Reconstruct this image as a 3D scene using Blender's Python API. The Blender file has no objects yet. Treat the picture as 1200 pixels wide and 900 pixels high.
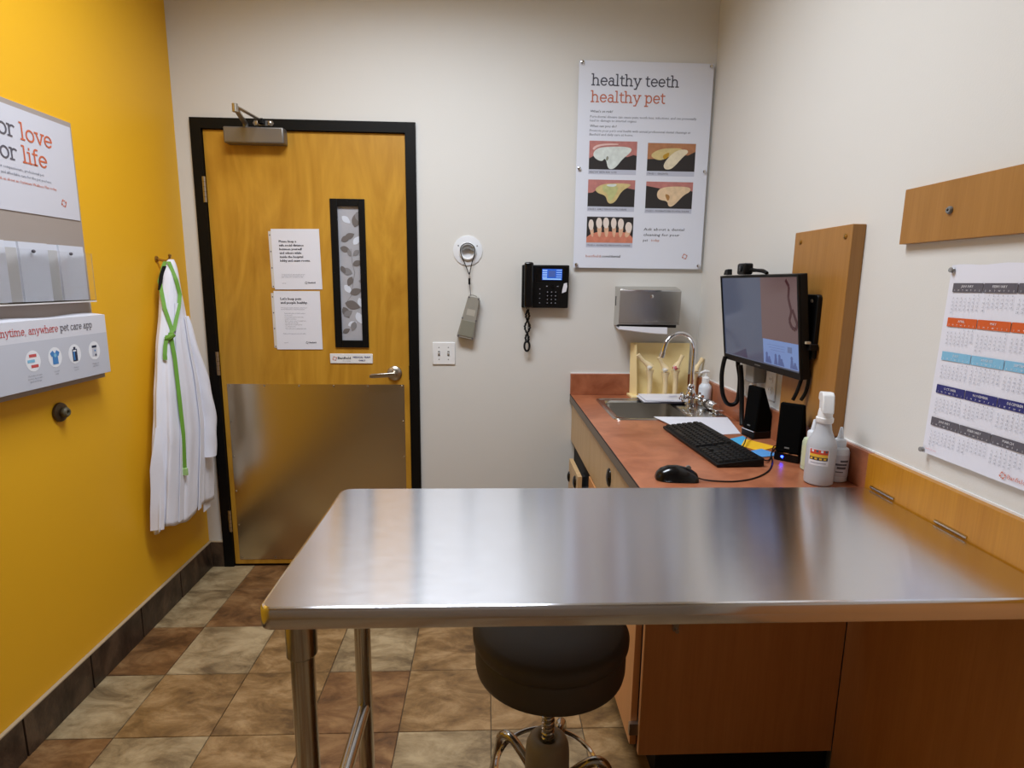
import bpy, bmesh, math, random, calendar
from mathutils import Vector, Matrix
random.seed(7)
sc = bpy.context.scene
col = sc.collection
PI = math.pi

# ------------------------------------------------------------------ camera
F_PX = 674.07
YAW, PITCH, ROLL = 0.0440, 0.1736, -0.0120
cy_, sy_ = math.cos(YAW), math.sin(YAW)
cp_, sp_ = math.cos(PITCH), math.sin(PITCH)
fw = Vector((sy_ * cp_, cy_ * cp_, -sp_))
rt = Vector((cy_, -sy_, 0))
dn = fw.cross(rt)
rr = math.cos(ROLL) * rt + math.sin(ROLL) * dn
dd = -math.sin(ROLL) * rt + math.cos(ROLL) * dn
cam_d = bpy.data.cameras.new('camera')
cam = bpy.data.objects.new('camera', cam_d)
col.objects.link(cam)
m3 = Matrix((rr, -dd, -fw)).transposed()
cam.matrix_world = Matrix.Translation((1.4243, -2.8372, 1.4613)) @ m3.to_4x4()
cam_d.sensor_fit = 'HORIZONTAL'
cam_d.sensor_width = 36
cam_d.lens = F_PX / 1200 * 36
cam_d.clip_start = 0.02
sc.camera = cam

# ------------------------------------------------------------------ world, exposure
w = bpy.data.worlds.new('world')
w.use_nodes = True
w.node_tree.nodes['Background'].inputs[0].default_value = (0.8, 0.82, 0.85, 1)
w.node_tree.nodes['Background'].inputs[1].default_value = 0.05
sc.world = w
sc.view_settings.view_transform = 'Standard'
sc.view_settings.look = 'None'
sc.view_settings.gamma = 1
sc.view_settings.use_curve_mapping = False
sc.view_settings.exposure = 0.0
LAMP_W = (42.5,)                      # watts of the ceiling troffer
LAMP_COL = (0.88, 0.96, 1.06)
LAMP_XY = [(1.1, -1.25)]

XR = 2.478                          # room: left wall x=0, right wall x=XR, far wall y=0
YF = -3.7
ZC = 3.05


# ------------------------------------------------------------------ helpers
def lin(c):
    return tuple(((v / 255) / 12.92 if v / 255 <= 0.04045 else ((v / 255 + 0.055) / 1.055) ** 2.4) for v in c)


MATS = {}


def new_mat(name):
    m = bpy.data.materials.new(name)
    m.use_nodes = True
    MATS[name] = m
    return m, m.node_tree.nodes, m.node_tree.links, m.node_tree.nodes['Principled BSDF']


def mat(name, rgb, rough=0.5, metal=0.0, spec=0.5, noise=0.0, nscale=40, bump=0.0, bscale=200, trans=0.0, emit=None, es=1.0, coat=0.0, aniso=0.0, alpha=1.0, ior=1.45, rot=0.0, sheen=0.0):
    if name in MATS:
        return MATS[name]
    m, n, l, b = new_mat(name)
    c = lin(rgb)
    b.inputs['Base Color'].default_value = (*c, 1)
    b.inputs['Roughness'].default_value = rough
    b.inputs['Metallic'].default_value = metal
    b.inputs['Specular IOR Level'].default_value = spec
    b.inputs['Transmission Weight'].default_value = trans
    b.inputs['IOR'].default_value = ior
    b.inputs['Coat Weight'].default_value = coat
    b.inputs['Anisotropic'].default_value = aniso
    b.inputs['Alpha'].default_value = alpha
    b.inputs['Sheen Weight'].default_value = sheen
    if emit:
        b.inputs['Emission Color'].default_value = (*lin(emit), 1)
        b.inputs['Emission Strength'].default_value = es
    if noise or bump:
        tc = n.new('ShaderNodeTexCoord')
    if noise:
        t = n.new('ShaderNodeTexNoise')
        t.inputs['Scale'].default_value = nscale
        t.inputs['Detail'].default_value = 4
        l.new(tc.outputs['Object'], t.inputs['Vector'])
        mx = n.new('ShaderNodeMixRGB')
        mx.inputs[1].default_value = (*[v * (1 - noise) for v in c], 1)
        mx.inputs[2].default_value = (*[min(1, v * (1 + noise)) for v in c], 1)
        l.new(t.outputs['Fac'], mx.inputs[0])
        l.new(mx.outputs[0], b.inputs['Base Color'])
    if bump:
        t2 = n.new('ShaderNodeTexNoise')
        t2.inputs['Scale'].default_value = bscale
        t2.inputs['Detail'].default_value = 3
        l.new(tc.outputs['Object'], t2.inputs['Vector'])
        bp = n.new('ShaderNodeBump')
        bp.inputs['Strength'].default_value = bump
        bp.inputs['Distance'].default_value = 0.002
        l.new(t2.outputs['Fac'], bp.inputs['Height'])
        l.new(bp.outputs[0], b.inputs['Normal'])
    return m


def wood(name, c1, c2, scale=(14, 14, 1.6), rough=0.38, distort=1.2, fine=0.25):
    m, n, l, b = new_mat(name)
    tc = n.new('ShaderNodeTexCoord')
    mp = n.new('ShaderNodeMapping')
    mp.inputs['Scale'].default_value = scale
    l.new(tc.outputs['Object'], mp.inputs['Vector'])
    t = n.new('ShaderNodeTexNoise')
    t.inputs['Scale'].default_value = 1.0
    t.inputs['Detail'].default_value = 6
    t.inputs['Distortion'].default_value = distort
    l.new(mp.outputs[0], t.inputs['Vector'])
    mp2 = n.new('ShaderNodeMapping')
    mp2.inputs['Scale'].default_value = tuple(s * 9 for s in scale[:2]) + (scale[2] * 3,)
    l.new(tc.outputs['Object'], mp2.inputs['Vector'])
    t2 = n.new('ShaderNodeTexNoise')
    t2.inputs['Scale'].default_value = 1.0
    t2.inputs['Detail'].default_value = 3
    l.new(mp2.outputs[0], t2.inputs['Vector'])
    mx = n.new('ShaderNodeMixRGB')
    mx.inputs[0].default_value = fine
    l.new(t.outputs['Fac'], mx.inputs[1])
    l.new(t2.outputs['Fac'], mx.inputs[2])
    r = n.new('ShaderNodeValToRGB')
    r.color_ramp.elements[0].position = 0.32
    r.color_ramp.elements[1].position = 0.68
    r.color_ramp.elements[0].color = (*lin(c1), 1)
    r.color_ramp.elements[1].color = (*lin(c2), 1)
    l.new(mx.outputs[0], r.inputs[0])
    l.new(r.outputs[0], b.inputs['Base Color'])
    b.inputs['Roughness'].default_value = rough
    return m


def brushed(name, rgb, rough=0.28, aniso=0.0, stretch=(4, 300, 300), bump=0.04, tangent=None):
    """brushed stainless steel with fine streaks along the long axis of the stretch"""
    m, n, l, b = new_mat(name)
    b.inputs['Metallic'].default_value = 1
    b.inputs['Base Color'].default_value = (*lin(rgb), 1)
    tc = n.new('ShaderNodeTexCoord')
    mp = n.new('ShaderNodeMapping')
    mp.inputs['Scale'].default_value = stretch
    l.new(tc.outputs['Object'], mp.inputs['Vector'])
    t = n.new('ShaderNodeTexNoise')
    t.inputs['Scale'].default_value = 1
    t.inputs['Detail'].default_value = 3
    l.new(mp.outputs[0], t.inputs['Vector'])
    mr = n.new('ShaderNodeMapRange')
    mr.inputs['To Min'].default_value = rough * 0.93
    mr.inputs['To Max'].default_value = rough * 1.08
    l.new(t.outputs['Fac'], mr.inputs['Value'])
    l.new(mr.outputs[0], b.inputs['Roughness'])
    bp = n.new('ShaderNodeBump')
    bp.inputs['Strength'].default_value = bump
    bp.inputs['Distance'].default_value = 0.001
    l.new(t.outputs['Fac'], bp.inputs['Height'])
    l.new(bp.outputs[0], b.inputs['Normal'])
    if aniso:
        b.inputs['Anisotropic'].default_value = aniso
        tv = n.new('ShaderNodeCombineXYZ')
        for i in range(3):
            tv.inputs[i].default_value = tangent[i]
        l.new(tv.outputs[0], b.inputs['Tangent'])
    return m


def stone(name, c1, c2, c3, rough=0.42):
    """mottled glazed stone tile; every object gets its own piece of the pattern"""
    m, n, l, b = new_mat(name)
    tc = n.new('ShaderNodeTexCoord')
    oi = n.new('ShaderNodeObjectInfo')
    ml = n.new('ShaderNodeMath')
    ml.operation = 'MULTIPLY'
    ml.inputs[1].default_value = 37
    l.new(oi.outputs['Random'], ml.inputs[0])
    ad = n.new('ShaderNodeVectorMath')
    ad.operation = 'ADD'
    l.new(tc.outputs['Object'], ad.inputs[0])
    l.new(ml.outputs[0], ad.inputs[1])
    mp = n.new('ShaderNodeMapping')
    mp.inputs['Rotation'].default_value = (0, 0, 0.6)
    mp.inputs['Scale'].default_value = (1, 1.9, 1)
    l.new(ad.outputs[0], mp.inputs['Vector'])
    t = n.new('ShaderNodeTexNoise')
    t.inputs['Scale'].default_value = 5.5
    t.inputs['Detail'].default_value = 9
    t.inputs['Roughness'].default_value = 0.68
    t.inputs['Distortion'].default_value = 0.5
    l.new(mp.outputs[0], t.inputs['Vector'])
    r = n.new('ShaderNodeValToRGB')
    e = r.color_ramp.elements
    e[0].position, e[1].position = 0.37, 0.65
    e[0].color = (*lin(c1), 1)
    e[1].color = (*lin(c3), 1)
    mid = e.new(0.5)
    mid.color = (*lin(c2), 1)
    l.new(t.outputs['Fac'], r.inputs[0])
    l.new(r.outputs[0], b.inputs['Base Color'])
    b.inputs['Roughness'].default_value = rough
    t2 = n.new('ShaderNodeTexNoise')
    t2.inputs['Scale'].default_value = 26
    t2.inputs['Detail'].default_value = 6
    l.new(ad.outputs[0], t2.inputs['Vector'])
    bp = n.new('ShaderNodeBump')
    bp.inputs['Strength'].default_value = 0.55
    bp.inputs['Distance'].default_value = 0.004
    l.new(t2.outputs['Fac'], bp.inputs['Height'])
    l.new(bp.outputs[0], b.inputs['Normal'])
    return m


ROOT = {}                           # object -> inverse matrix of its thing


class MB:
    """collects shapes; build() links them as one mesh object"""

    def __init__(self, M=None):
        self.v, self.f, self.M = [], [], M or Matrix()

    def add(self, vs, fs):
        o = len(self.v)
        self.v += [tuple(self.M @ Vector(p)) for p in vs]
        self.f += [tuple(i + o for i in f) for f in fs]
        return self

    def box(self, x0, x1, y0, y1, z0, z1):
        vs = [(x, y, z) for z in (z0, z1) for y in (y0, y1) for x in (x0, x1)]
        return self.add(vs, [(0, 2, 3, 1), (4, 5, 7, 6), (0, 1, 5, 4), (2, 6, 7, 3), (0, 4, 6, 2), (1, 3, 7, 5)])

    def rings(self, rings, closed=True, cap=True):
        n = len(rings[0])
        vs = [p for r in rings for p in r]
        fs = []
        for i in range(len(rings) - 1):
            for j in range(n if closed else n - 1):
                k = (j + 1) % n
                fs.append((i * n + j, i * n + k, (i + 1) * n + k, (i + 1) * n + j))
        if cap and closed:
            fs.append(tuple(reversed(range(n))))
            fs.append(tuple(range((len(rings) - 1) * n, len(rings) * n)))
        return self.add(vs, fs)

    def lathe(self, prof, c=(0, 0, 0), n=24, axis=(0, 0, 1), sx=1.0, sy=1.0):
        q = Vector((0, 0, 1)).rotation_difference(Vector(axis).normalized()).to_matrix()
        c = Vector(c)
        R = []
        for r, z in prof:
            r = max(r, 1e-5)
            R.append([tuple(c + q @ Vector((sx * r * math.cos(2 * PI * j / n), sy * r * math.sin(2 * PI * j / n), z))) for j in range(n)])
        return self.rings(R)

    def cyl(self, p0, p1, r, n=16, r1=None):
        p0, p1 = Vector(p0), Vector(p1)
        L = (p1 - p0).length
        return self.lathe([(r, 0), (r if r1 is None else r1, L)], p0, n, p1 - p0)

    def tube(self, pts, r, n=8, sub=0, closed=False):
        P = [Vector(p) for p in pts]
        rad = [r] * len(P) if not isinstance(r, (list, tuple)) else list(r)
        if sub:
            Q, RR = [], []
            k = len(P)
            for i in range(k if closed else k - 1):
                g = (lambda a: P[a % k]) if closed else (lambda a: P[min(max(a, 0), k - 1)])
                p0, p1, p2, p3 = g(i - 1), g(i), g(i + 1), g(i + 2)
                for s in range(sub):
                    t = s / sub
                    Q.append(0.5 * ((2 * p1) + (p2 - p0) * t + (2 * p0 - 5 * p1 + 4 * p2 - p3) * t * t + (3 * p1 - p0 - 3 * p2 + p3) * t ** 3))
                    RR.append(rad[i] * (1 - t) + rad[(i + 1) % k] * t)
            if not closed:
                Q.append(P[-1])
                RR.append(rad[-1])
            P, rad = Q, RR
        k = len(P)
        T = [((P[(i + 1) % k] - P[i - 1]) if closed else (P[min(i + 1, k - 1)] - P[max(i - 1, 0)])).normalized() for i in range(k)]
        u = T[0].orthogonal().normalized()
        R = []
        for i in range(k):
            u = (u - T[i] * u.dot(T[i])).normalized()
            v = T[i].cross(u)
            R.append([tuple(P[i] + rad[i] * (math.cos(2 * PI * j / n) * u + math.sin(2 * PI * j / n) * v)) for j in range(n)])
        if closed:
            R.append(R[0])
            return self.rings(R, cap=False)
        return self.rings(R)

    def prism(self, poly, o, ux, uy, depth):
        """flat outline (u,v) at o, extruded by depth along ux x uy"""
        o, ux, uy = Vector(o), Vector(ux), Vector(uy)
        nn = ux.cross(uy)
        a = [o + ux * p[0] + uy * p[1] for p in poly]
        b = [p + nn * depth for p in a]
        n = len(a)
        fs = [tuple(reversed(range(n))), tuple(range(n, 2 * n))]
        fs += [(i, (i + 1) % n, n + (i + 1) % n, n + i) for i in range(n)]
        return self.add([tuple(p) for p in a + b], fs)

    def ribbon(self, pts, wdir, width, thick=0.0015):
        """flat band through pts, wdir = one width direction or a list"""
        P = [Vector(p) for p in pts]
        R = []
        for i, p in enumerate(P):
            wv = Vector(wdir[i] if isinstance(wdir, list) else wdir).normalized()
            t = (P[min(i + 1, len(P) - 1)] - P[max(i - 1, 0)]).normalized()
            nn = t.cross(wv).normalized()
            wd = width[i] if isinstance(width, list) else width
            R.append([tuple(p + wv * wd / 2 * a + nn * thick / 2 * b) for a, b in ((-1, -1), (1, -1), (1, 1), (-1, 1))])
        return self.rings(R)

    def build(self, name, m, parent=None, bevel=0.0, seg=2, sharp=38, local=False, flat=False):
        me = bpy.data.meshes.new(name)
        vs = [Vector(p) for p in self.v]
        o = bpy.data.objects.new(name, me)
        if parent is not None:
            inv = ROOT.get(parent, Matrix())
            if not local:
                vs = [inv @ p for p in vs]
            o.parent = parent
            ROOT[o] = inv
        else:
            lo = [min(p[i] for p in vs) for i in range(3)]
            hi = [max(p[i] for p in vs) for i in range(3)]
            c = Vector(((lo[0] + hi[0]) / 2, (lo[1] + hi[1]) / 2, lo[2]))
            vs = [p - c for p in vs]
            o.location = c
            ROOT[o] = Matrix.Translation(-c)
        me.from_pydata([tuple(p) for p in vs], [], self.f)
        bm = bmesh.new()
        bm.from_mesh(me)
        if not flat:
            bmesh.ops.recalc_face_normals(bm, faces=bm.faces)
        for f in bm.faces:
            f.smooth = not flat
        a = math.radians(sharp)
        for e in bm.edges:
            if len(e.link_faces) == 2 and e.calc_face_angle(0) > a:
                e.smooth = False
        bm.to_mesh(me)
        bm.free()
        me.materials.append(m)
        col.objects.link(o)
        if bevel:
            b = o.modifiers.new('bevel', 'BEVEL')
            b.width = bevel
            b.segments = seg
            b.limit_method = 'ANGLE'
            b.angle_limit = math.radians(40)
            b.harden_normals = False
        return o


def tag(o, label, cat, group=None, kind=None):
    if label:
        o['label'] = label
    if cat:
        o['category'] = cat
    if group:
        o['group'] = group
    if kind:
        o['kind'] = kind
    return o


def thing(name, loc, label, cat, group=None, M=None):
    o = bpy.data.objects.new(name, None)
    o.empty_display_size = 0.05
    Mw = Matrix.Translation(loc) @ (M or Matrix())
    o.matrix_world = Mw
    col.objects.link(o)
    ROOT[o] = Mw.inverted()
    return tag(o, label, cat, group)


def struct(o):
    o['kind'] = 'structure'
    return o


# ---- printed matter: flat glyph meshes laid on a sheet --------------------
GLYPH = {}


def glyphs(s):
    if s not in GLYPH:
        cu = bpy.data.curves.new('t', 'FONT')
        cu.body = s
        cu.size = 1
        cu.resolution_u = 1
        ob = bpy.data.objects.new('t', cu)
        me = bpy.data.meshes.new_from_object(ob)
        vs = [tuple(v.co) for v in me.vertices]
        fs = [tuple(p.vertices) for p in me.polygons]
        bpy.data.objects.remove(ob)
        bpy.data.meshes.remove(me)
        bpy.data.curves.remove(cu)
        GLYPH[s] = (vs, fs)
    return GLYPH[s]


def arc(cx, cy, rx, ry, a0, a1, n=12):
    return [(cx + rx * math.cos(math.radians(a0 + (a1 - a0) * i / n)), cy + ry * math.sin(math.radians(a0 + (a1 - a0) * i / n))) for i in range(n + 1)]


SERIF = {                           # slab-serif strokes: advance, polylines
    'h': (5.7, [[(1, 0), (1, 7.5)], [(0, 0), (2, 0)], [(0, 7.5), (1, 7.5)], [(1, 3)] + arc(2.6, 3.2, 1.6, 1.7, 175, 0) + [(4.2, 0)], [(3.3, 0), (5.2, 0)]]),
    'n': (5.7, [[(1, 0), (1, 5)], [(0, 0), (2, 0)], [(0, 5), (1, 5)], [(1, 3)] + arc(2.6, 3.2, 1.6, 1.7, 175, 0) + [(4.2, 0)], [(3.3, 0), (5.2, 0)]]),
    'm': (8.8, [[(1, 0), (1, 5)], [(0, 0), (2, 0)], [(0, 5), (1, 5)], [(1, 3)] + arc(2.5, 3.2, 1.5, 1.7, 175, 0) + [(4, 0)], [(4, 3)] + arc(5.6, 3.2, 1.5, 1.7, 175, 0) + [(7.1, 0)], [(3.2, 0), (4.9, 0)], [(6.3, 0), (8.1, 0)]]),
    'e': (5.1, [[(0.6, 2.6)] + [(4.45, 2.6)] + arc(2.5, 2.5, 1.95, 2.5, 5, 320, 20)]),
    'a': (5.3, [arc(2.3, 3.5, 1.4, 1.5, 150, 0) + [(3.7, 0.8), (4.2, 0), (4.9, 0)], arc(2.2, 1.5, 1.5, 1.5, 0, 360, 18)]),
    'l': (2.7, [[(1.1, 0), (1.1, 7.5)], [(0.1, 7.5), (1.1, 7.5)], [(0.1, 0), (2.1, 0)]]),
    't': (3.5, [[(1.3, 6.5), (1.3, 1.3)] + arc(2.4, 1.2, 1.1, 1.2, 180, 300, 6), [(0.2, 5), (2.9, 5)]]),
    'y': (5.4, [[(0.8, 5), (2.7, 0)], [(4.6, 5), (2.7, 0), (1.8, -2.2), (0.6, -2.2)], [(0, 5), (1.7, 5)], [(3.7, 5), (5.3, 5)]]),
    'p': (5.4, [[(1, 5), (1, -2.3)], [(0, 5), (1, 5)], [(0, -2.3), (2.1, -2.3)], arc(2.75, 2.5, 1.75, 2.5, 0, 360, 20)]),
    'o': (5.2, [arc(2.55, 2.5, 2.0, 2.5, 0, 360, 20)]),
    'r': (4.1, [[(1, 0), (1, 5)], [(0, 0), (2.1, 0)], [(0, 5), (1, 5)], [(1, 3)] + arc(2.6, 3.1, 1.6, 1.8, 170, 50, 8)]),
    'v': (5.0, [[(0.8, 5), (2.6, 0), (4.4, 5)], [(0, 5), (1.7, 5)], [(3.5, 5), (5.2, 5)]]),
    'w': (7.4, [[(0.8, 5), (2.3, 0), (3.8, 5), (5.3, 0), (6.8, 5)], [(0, 5), (1.7, 5)], [(5.9, 5), (7.5, 5)]]),
    'i': (2.6, [[(1.1, 0), (1.1, 5)], [(0.1, 5), (1.1, 5)], [(0.1, 0), (2.1, 0)], [(1.1, 6.5), (1.1, 7.1)]]),
    'f': (3.3, [[(1.3, 0), (1.3, 6)] + arc(2.5, 6.1, 1.2, 1.3, 180, 60, 6), [(0.3, 5), (2.8, 5)], [(0.3, 0), (2.4, 0)]]),
    'c': (4.6, [arc(2.5, 2.5, 1.95, 2.5, 40, 320, 16)]),
    ',': (2.4, [[(1.1, 0.3), (0.6, -1.3)]]), ' ': (2.6, []),
}


class Sheet:
    """prints onto a flat sheet: local u to the right, v downwards from the top left corner"""

    def __init__(self, o, ux, uy, lift=0.0006):
        self.o, self.ux, self.uy = Vector(o), Vector(ux).normalized(), Vector(uy).normalized()
        self.n = self.ux.cross(self.uy)
        self.lift = lift
        self.mb = {}

    def P(self, u, v, k=1.0):
        return tuple(self.o + self.ux * u - self.uy * v + self.n * self.lift * k)

    def layer(self, key):
        return self.mb.setdefault(key, MB())

    def text(self, key, s, u, v, h, width=None, align='L', k=2.0, bold=0.0, slant=0.0):
        vs, fs = glyphs(s)
        if not vs:
            return
        x0, x1 = min(p[0] for p in vs), max(p[0] for p in vs)
        sx = h / 0.7
        if width:
            sx = width / (x1 - x0)
        W = (x1 - x0) * sx
        off = {'L': 0, 'C': -W / 2, 'R': -W}[align]
        sy = h / 0.7
        for dx in ((0, bold) if bold else (0,)):
            self.layer(key).add([self.P(u + off + dx + (p[0] - x0) * sx + slant * p[1] * sy, v - p[1] * sy, k + (0.2 if dx else 0)) for p in vs], fs)

    def serif(self, key, s, u, v, unit, wt=0.62, k=2.0, sx=1.0):
        L = self.layer(key)
        x = u
        for ch in s:
            adv, strokes = SERIF[ch]
            sg_ = 0
            for st in strokes:
                for a, b in zip(st, st[1:]):
                    sg_ += 1
                    d = Vector((b[0] - a[0], b[1] - a[1]))
                    if d.length < 1e-6:
                        continue
                    d.normalize()
                    nx, ny = -d.y * wt / 2, d.x * wt / 2
                    e = wt * 0.3
                    q = [(a[0] - d.x * e + nx, a[1] - d.y * e + ny), (b[0] + d.x * e + nx, b[1] + d.y * e + ny), (b[0] + d.x * e - nx, b[1] + d.y * e - ny), (a[0] - d.x * e - nx, a[1] - d.y * e - ny)]
                    L.add([self.P(x + p[0] * unit * sx, v - p[1] * unit, k + 0.06 * (sg_ % 9)) for p in reversed(q)], [(0, 1, 2, 3)])
            x += adv * unit * sx
        return x

    def poly(self, key, pts, k=1.0):
        L = self.layer(key)
        q = [self.P(p[0], p[1], k) for p in pts]
        L.add(q, [tuple(range(len(q)))])

    def rect(self, key, u0, u1, v0, v1, k=1.0):
        self.poly(key, [(u0, v0), (u0, v1), (u1, v1), (u1, v0)], k)

    def disc(self, key, u, v, r, k=1.0, n=20, sy=1.0):
        self.poly(key, [(u + r * math.cos(-2 * PI * i / n), v + sy * r * math.sin(-2 * PI * i / n)) for i in range(n)], k)

    def logo(self, key, u, v, r, k=2.0):
        """ring of eight small rounded blocks pointing outwards"""
        for i in range(8):
            a = 2 * PI * i / 8 + PI / 8
            c, s = math.cos(a), math.sin(a)
            pts = [(0.5, -0.13), (0.5, 0.13), (1.0, 0.30), (1.0, -0.30)] if i % 2 else [(0.6, -0.16), (0.6, 0.16), (0.85, 0.2), (0.85, -0.2)]
            self.poly(key, [(u + r * (c * p - s * q), v + r * (s * p + c * q)) for p, q in pts], k)

    def finish(self, parent, names):
        for key, mb in self.mb.items():
            nm, m = names[key.split('#')[0]]
            o = mb.build(nm, m, parent, flat=True)
            if '#' not in key and len(mb.f) > 1:
                o['kind'] = 'stuff'             # letters and marks too small to pick apart


# ------------------------------------------------------------------ materials
M_CREAM = mat('cream wall paint', (217, 215, 210), 0.55, noise=0.02, nscale=3, bump=0.12, bscale=260)
M_YELLOW = mat('yellow wall paint', (232, 174, 28), 0.5, noise=0.02, nscale=3, bump=0.12, bscale=260)
M_CEIL = mat('white ceiling tile', (225, 223, 215), 0.8, noise=0.04, nscale=60)
M_BLACK = mat('black painted steel', (7, 7, 7), 0.5, spec=0.25)
M_BLKP = mat('black plastic', (9, 9, 10), 0.45, spec=0.3)
M_BLKG = mat('glossy black plastic', (10, 10, 12), 0.16)
M_GREYP = mat('grey plastic', (120, 120, 118), 0.5)
M_STEEL = brushed('brushed table steel', (226, 227, 233), 0.2, aniso=0.95, stretch=(30, 60, 60), bump=0.0, tangent=(0, 1, 0))
M_STEELV = brushed('brushed kick plate steel', (206, 196, 176), 0.24, aniso=0.3, stretch=(300, 300, 5), bump=0.01, tangent=(0, 0, 1))
M_STEELH = brushed('brushed dispenser steel', (196, 194, 190), 0.24, stretch=(5, 300, 300), bump=0.01)
M_TUBE = mat('polished steel tube', (190, 188, 184), 0.2, metal=1)
M_CHROME = mat('chrome', (222, 222, 224), 0.08, metal=1)
M_NICKEL = mat('satin nickel', (186, 178, 166), 0.3, metal=1)
M_BRASS = mat('aged brass', (176, 140, 78), 0.3, metal=1)
M_PEWTER = mat('grey closer paint', (128, 124, 120), 0.38, metal=0.6)
M_DOOR = wood('birch door veneer', (174, 122, 30), (204, 152, 50), (4.5, 4.5, 1.0), 0.4, 4.5, 0.25)
M_DOORE = wood('birch door edging', (182, 120, 44), (198, 136, 56), (30, 30, 2), 0.45)
M_MAPLE = wood('honey maple laminate', (154, 106, 46), (170, 120, 58), (26, 26, 2.4), 0.4, 0.6, 0.4)
M_MAPLED = wood('cabinet maple laminate', (206, 144, 88), (220, 158, 100), (26, 26, 2.2), 0.42, 0.5, 0.4)
M_GOLD = wood('golden maple rail', (170, 110, 18), (190, 130, 30), (30, 30, 2.4), 0.38, 0.6, 0.4)
M_FRONT = wood('pale maple cabinet fronts', (184, 152, 108), (198, 168, 124), (26, 26, 2.4), 0.42, 0.5, 0.4)
M_EDGE = mat('taupe laminate edge', (104, 92, 80), 0.45)
M_WHITE = mat('white paper', (228, 228, 236), 0.6)
M_WHITE2 = mat('white plastic', (232, 232, 232), 0.35)
M_POSTER = mat('poster sheet', (222, 226, 238), 0.4)
M_ACRYL = mat('clear acrylic', (250, 250, 250), 0.05, trans=1.0, ior=1.2)
M_TAUPE = mat('taupe painted board', (160, 148, 140), 0.5)
M_INK = mat('dark ink', (52, 50, 58), 0.6)
M_TITLE = mat('slate ink', (72, 72, 86), 0.6)
M_CORAL = mat('coral ink', (192, 112, 88), 0.6)
M_CALOR = mat('deep orange ink', (206, 90, 34), 0.6)
M_INKG = mat('grey ink', (120, 122, 134), 0.6)
M_INKL = mat('pale grey ink', (168, 170, 182), 0.6)
M_ORANGE = mat('orange ink', (200, 102, 68), 0.6)
M_RED = mat('red ink', (196, 84, 84), 0.6)
M_NAVY = mat('navy ink', (44, 46, 110), 0.6)
M_BLUE = mat('blue ink', (70, 130, 190), 0.6)
M_SKY = mat('sky blue ink', (128, 184, 214), 0.6)
M_DKGREY = mat('dark grey ink', (92, 88, 96), 0.6)
M_INTER = mat('dark recess', (30, 27, 25), 0.8)
M_GROUT = mat('grout', (92, 80, 64), 0.9)


def counter_mat():
    m, n, l, b = new_mat('rust laminate')
    tc = n.new('ShaderNodeTexCoord')
    t = n.new('ShaderNodeTexNoise')
    t.inputs['Scale'].default_value = 7
    t.inputs['Detail'].default_value = 8
    t.inputs['Roughness'].default_value = 0.62
    t.inputs['Distortion'].default_value = 0.7
    l.new(tc.outputs['Object'], t.inputs['Vector'])
    r = n.new('ShaderNodeValToRGB')
    r.color_ramp.elements[0].position = 0.33
    r.color_ramp.elements[1].position = 0.68
    r.color_ramp.elements[0].color = (*lin((142, 80, 52)), 1)
    r.color_ramp.elements[1].color = (*lin((184, 116, 82)), 1)
    l.new(t.outputs['Fac'], r.inputs[0])
    l.new(r.outputs[0], b.inputs['Base Color'])
    b.inputs['Roughness'].default_value = 0.33
    return m


M_COUNTER = counter_mat()
TONES = {
    'g': stone('grey beige floor tile', (104, 84, 58), (146, 124, 90), (178, 156, 120)),
    't': stone('tan floor tile', (94, 68, 38), (132, 100, 60), (168, 136, 94)),
    'b': stone('brown floor tile', (82, 54, 29), (118, 82, 48), (150, 114, 74)),
}
M_BASE = stone('dark brown baseboard tile', (42, 30, 22), (64, 49, 38), (96, 76, 58), 0.4)

# ------------------------------------------------------------------ the room
fl = struct(MB().box(-0.12, XR + 0.12, YF - 0.12, 0.12, -0.06, -0.006).build('floor', M_GROUT))
T = 0.3048
XT, YT = 0.2232, -0.2395
pat = {0: 'gbtgbtgbtg', 1: 'gbgttbgtbt', 2: 'bgtgtbtgbg', 3: 'gttbtttgbt', 4: 'bgtbggtbgt', 5: 'tbgtbtbgtb'}
xs = [0.001] + [XT + i * T for i in range(8)] + [XR - 0.001]
ys = [-0.001] + [YT - j * T for j in range(14)]
ys = [y for y in ys if y > YF] + [YF + 0.001]
tile_mesh = {}
for j in range(len(ys) - 1):
    for i in range(len(xs) - 1):
        x0, x1, y1, y0 = xs[i] + 0.0012, xs[i + 1] - 0.0012, ys[j] - 0.0012, ys[j + 1] + 0.0012
        ww, dd_ = round(x1 - x0, 4), round(y1 - y0, 4)
        if ww < 0.02 or dd_ < 0.02:
            continue
        tone = pat[j % 6][i % 10] if j < 6 else random.choice('gtb')
        key = (ww, dd_, tone)
        if key not in tile_mesh:
            b = 0.0016
            mb = MB()
            zs = [(-0.008, 0), (-b, 0), (0.0, b)]
            R = [[(-ww / 2 + e, -dd_ / 2 + e, z), (ww / 2 - e, -dd_ / 2 + e, z), (ww / 2 - e, dd_ / 2 - e, z), (-ww / 2 + e, dd_ / 2 - e, z)] for z, e in zs]
            mb.rings(R)
            o = mb.build('floor_tile', TONES[tone], fl, local=True, sharp=20)
            tile_mesh[key] = o.data
        else:
            o = bpy.data.objects.new('floor_tile', tile_mesh[key])
            o.parent = fl
            col.objects.link(o)
        o.location = Vector(((x0 + x1) / 2, (y0 + y1) / 2, 0)) - fl.location

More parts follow.
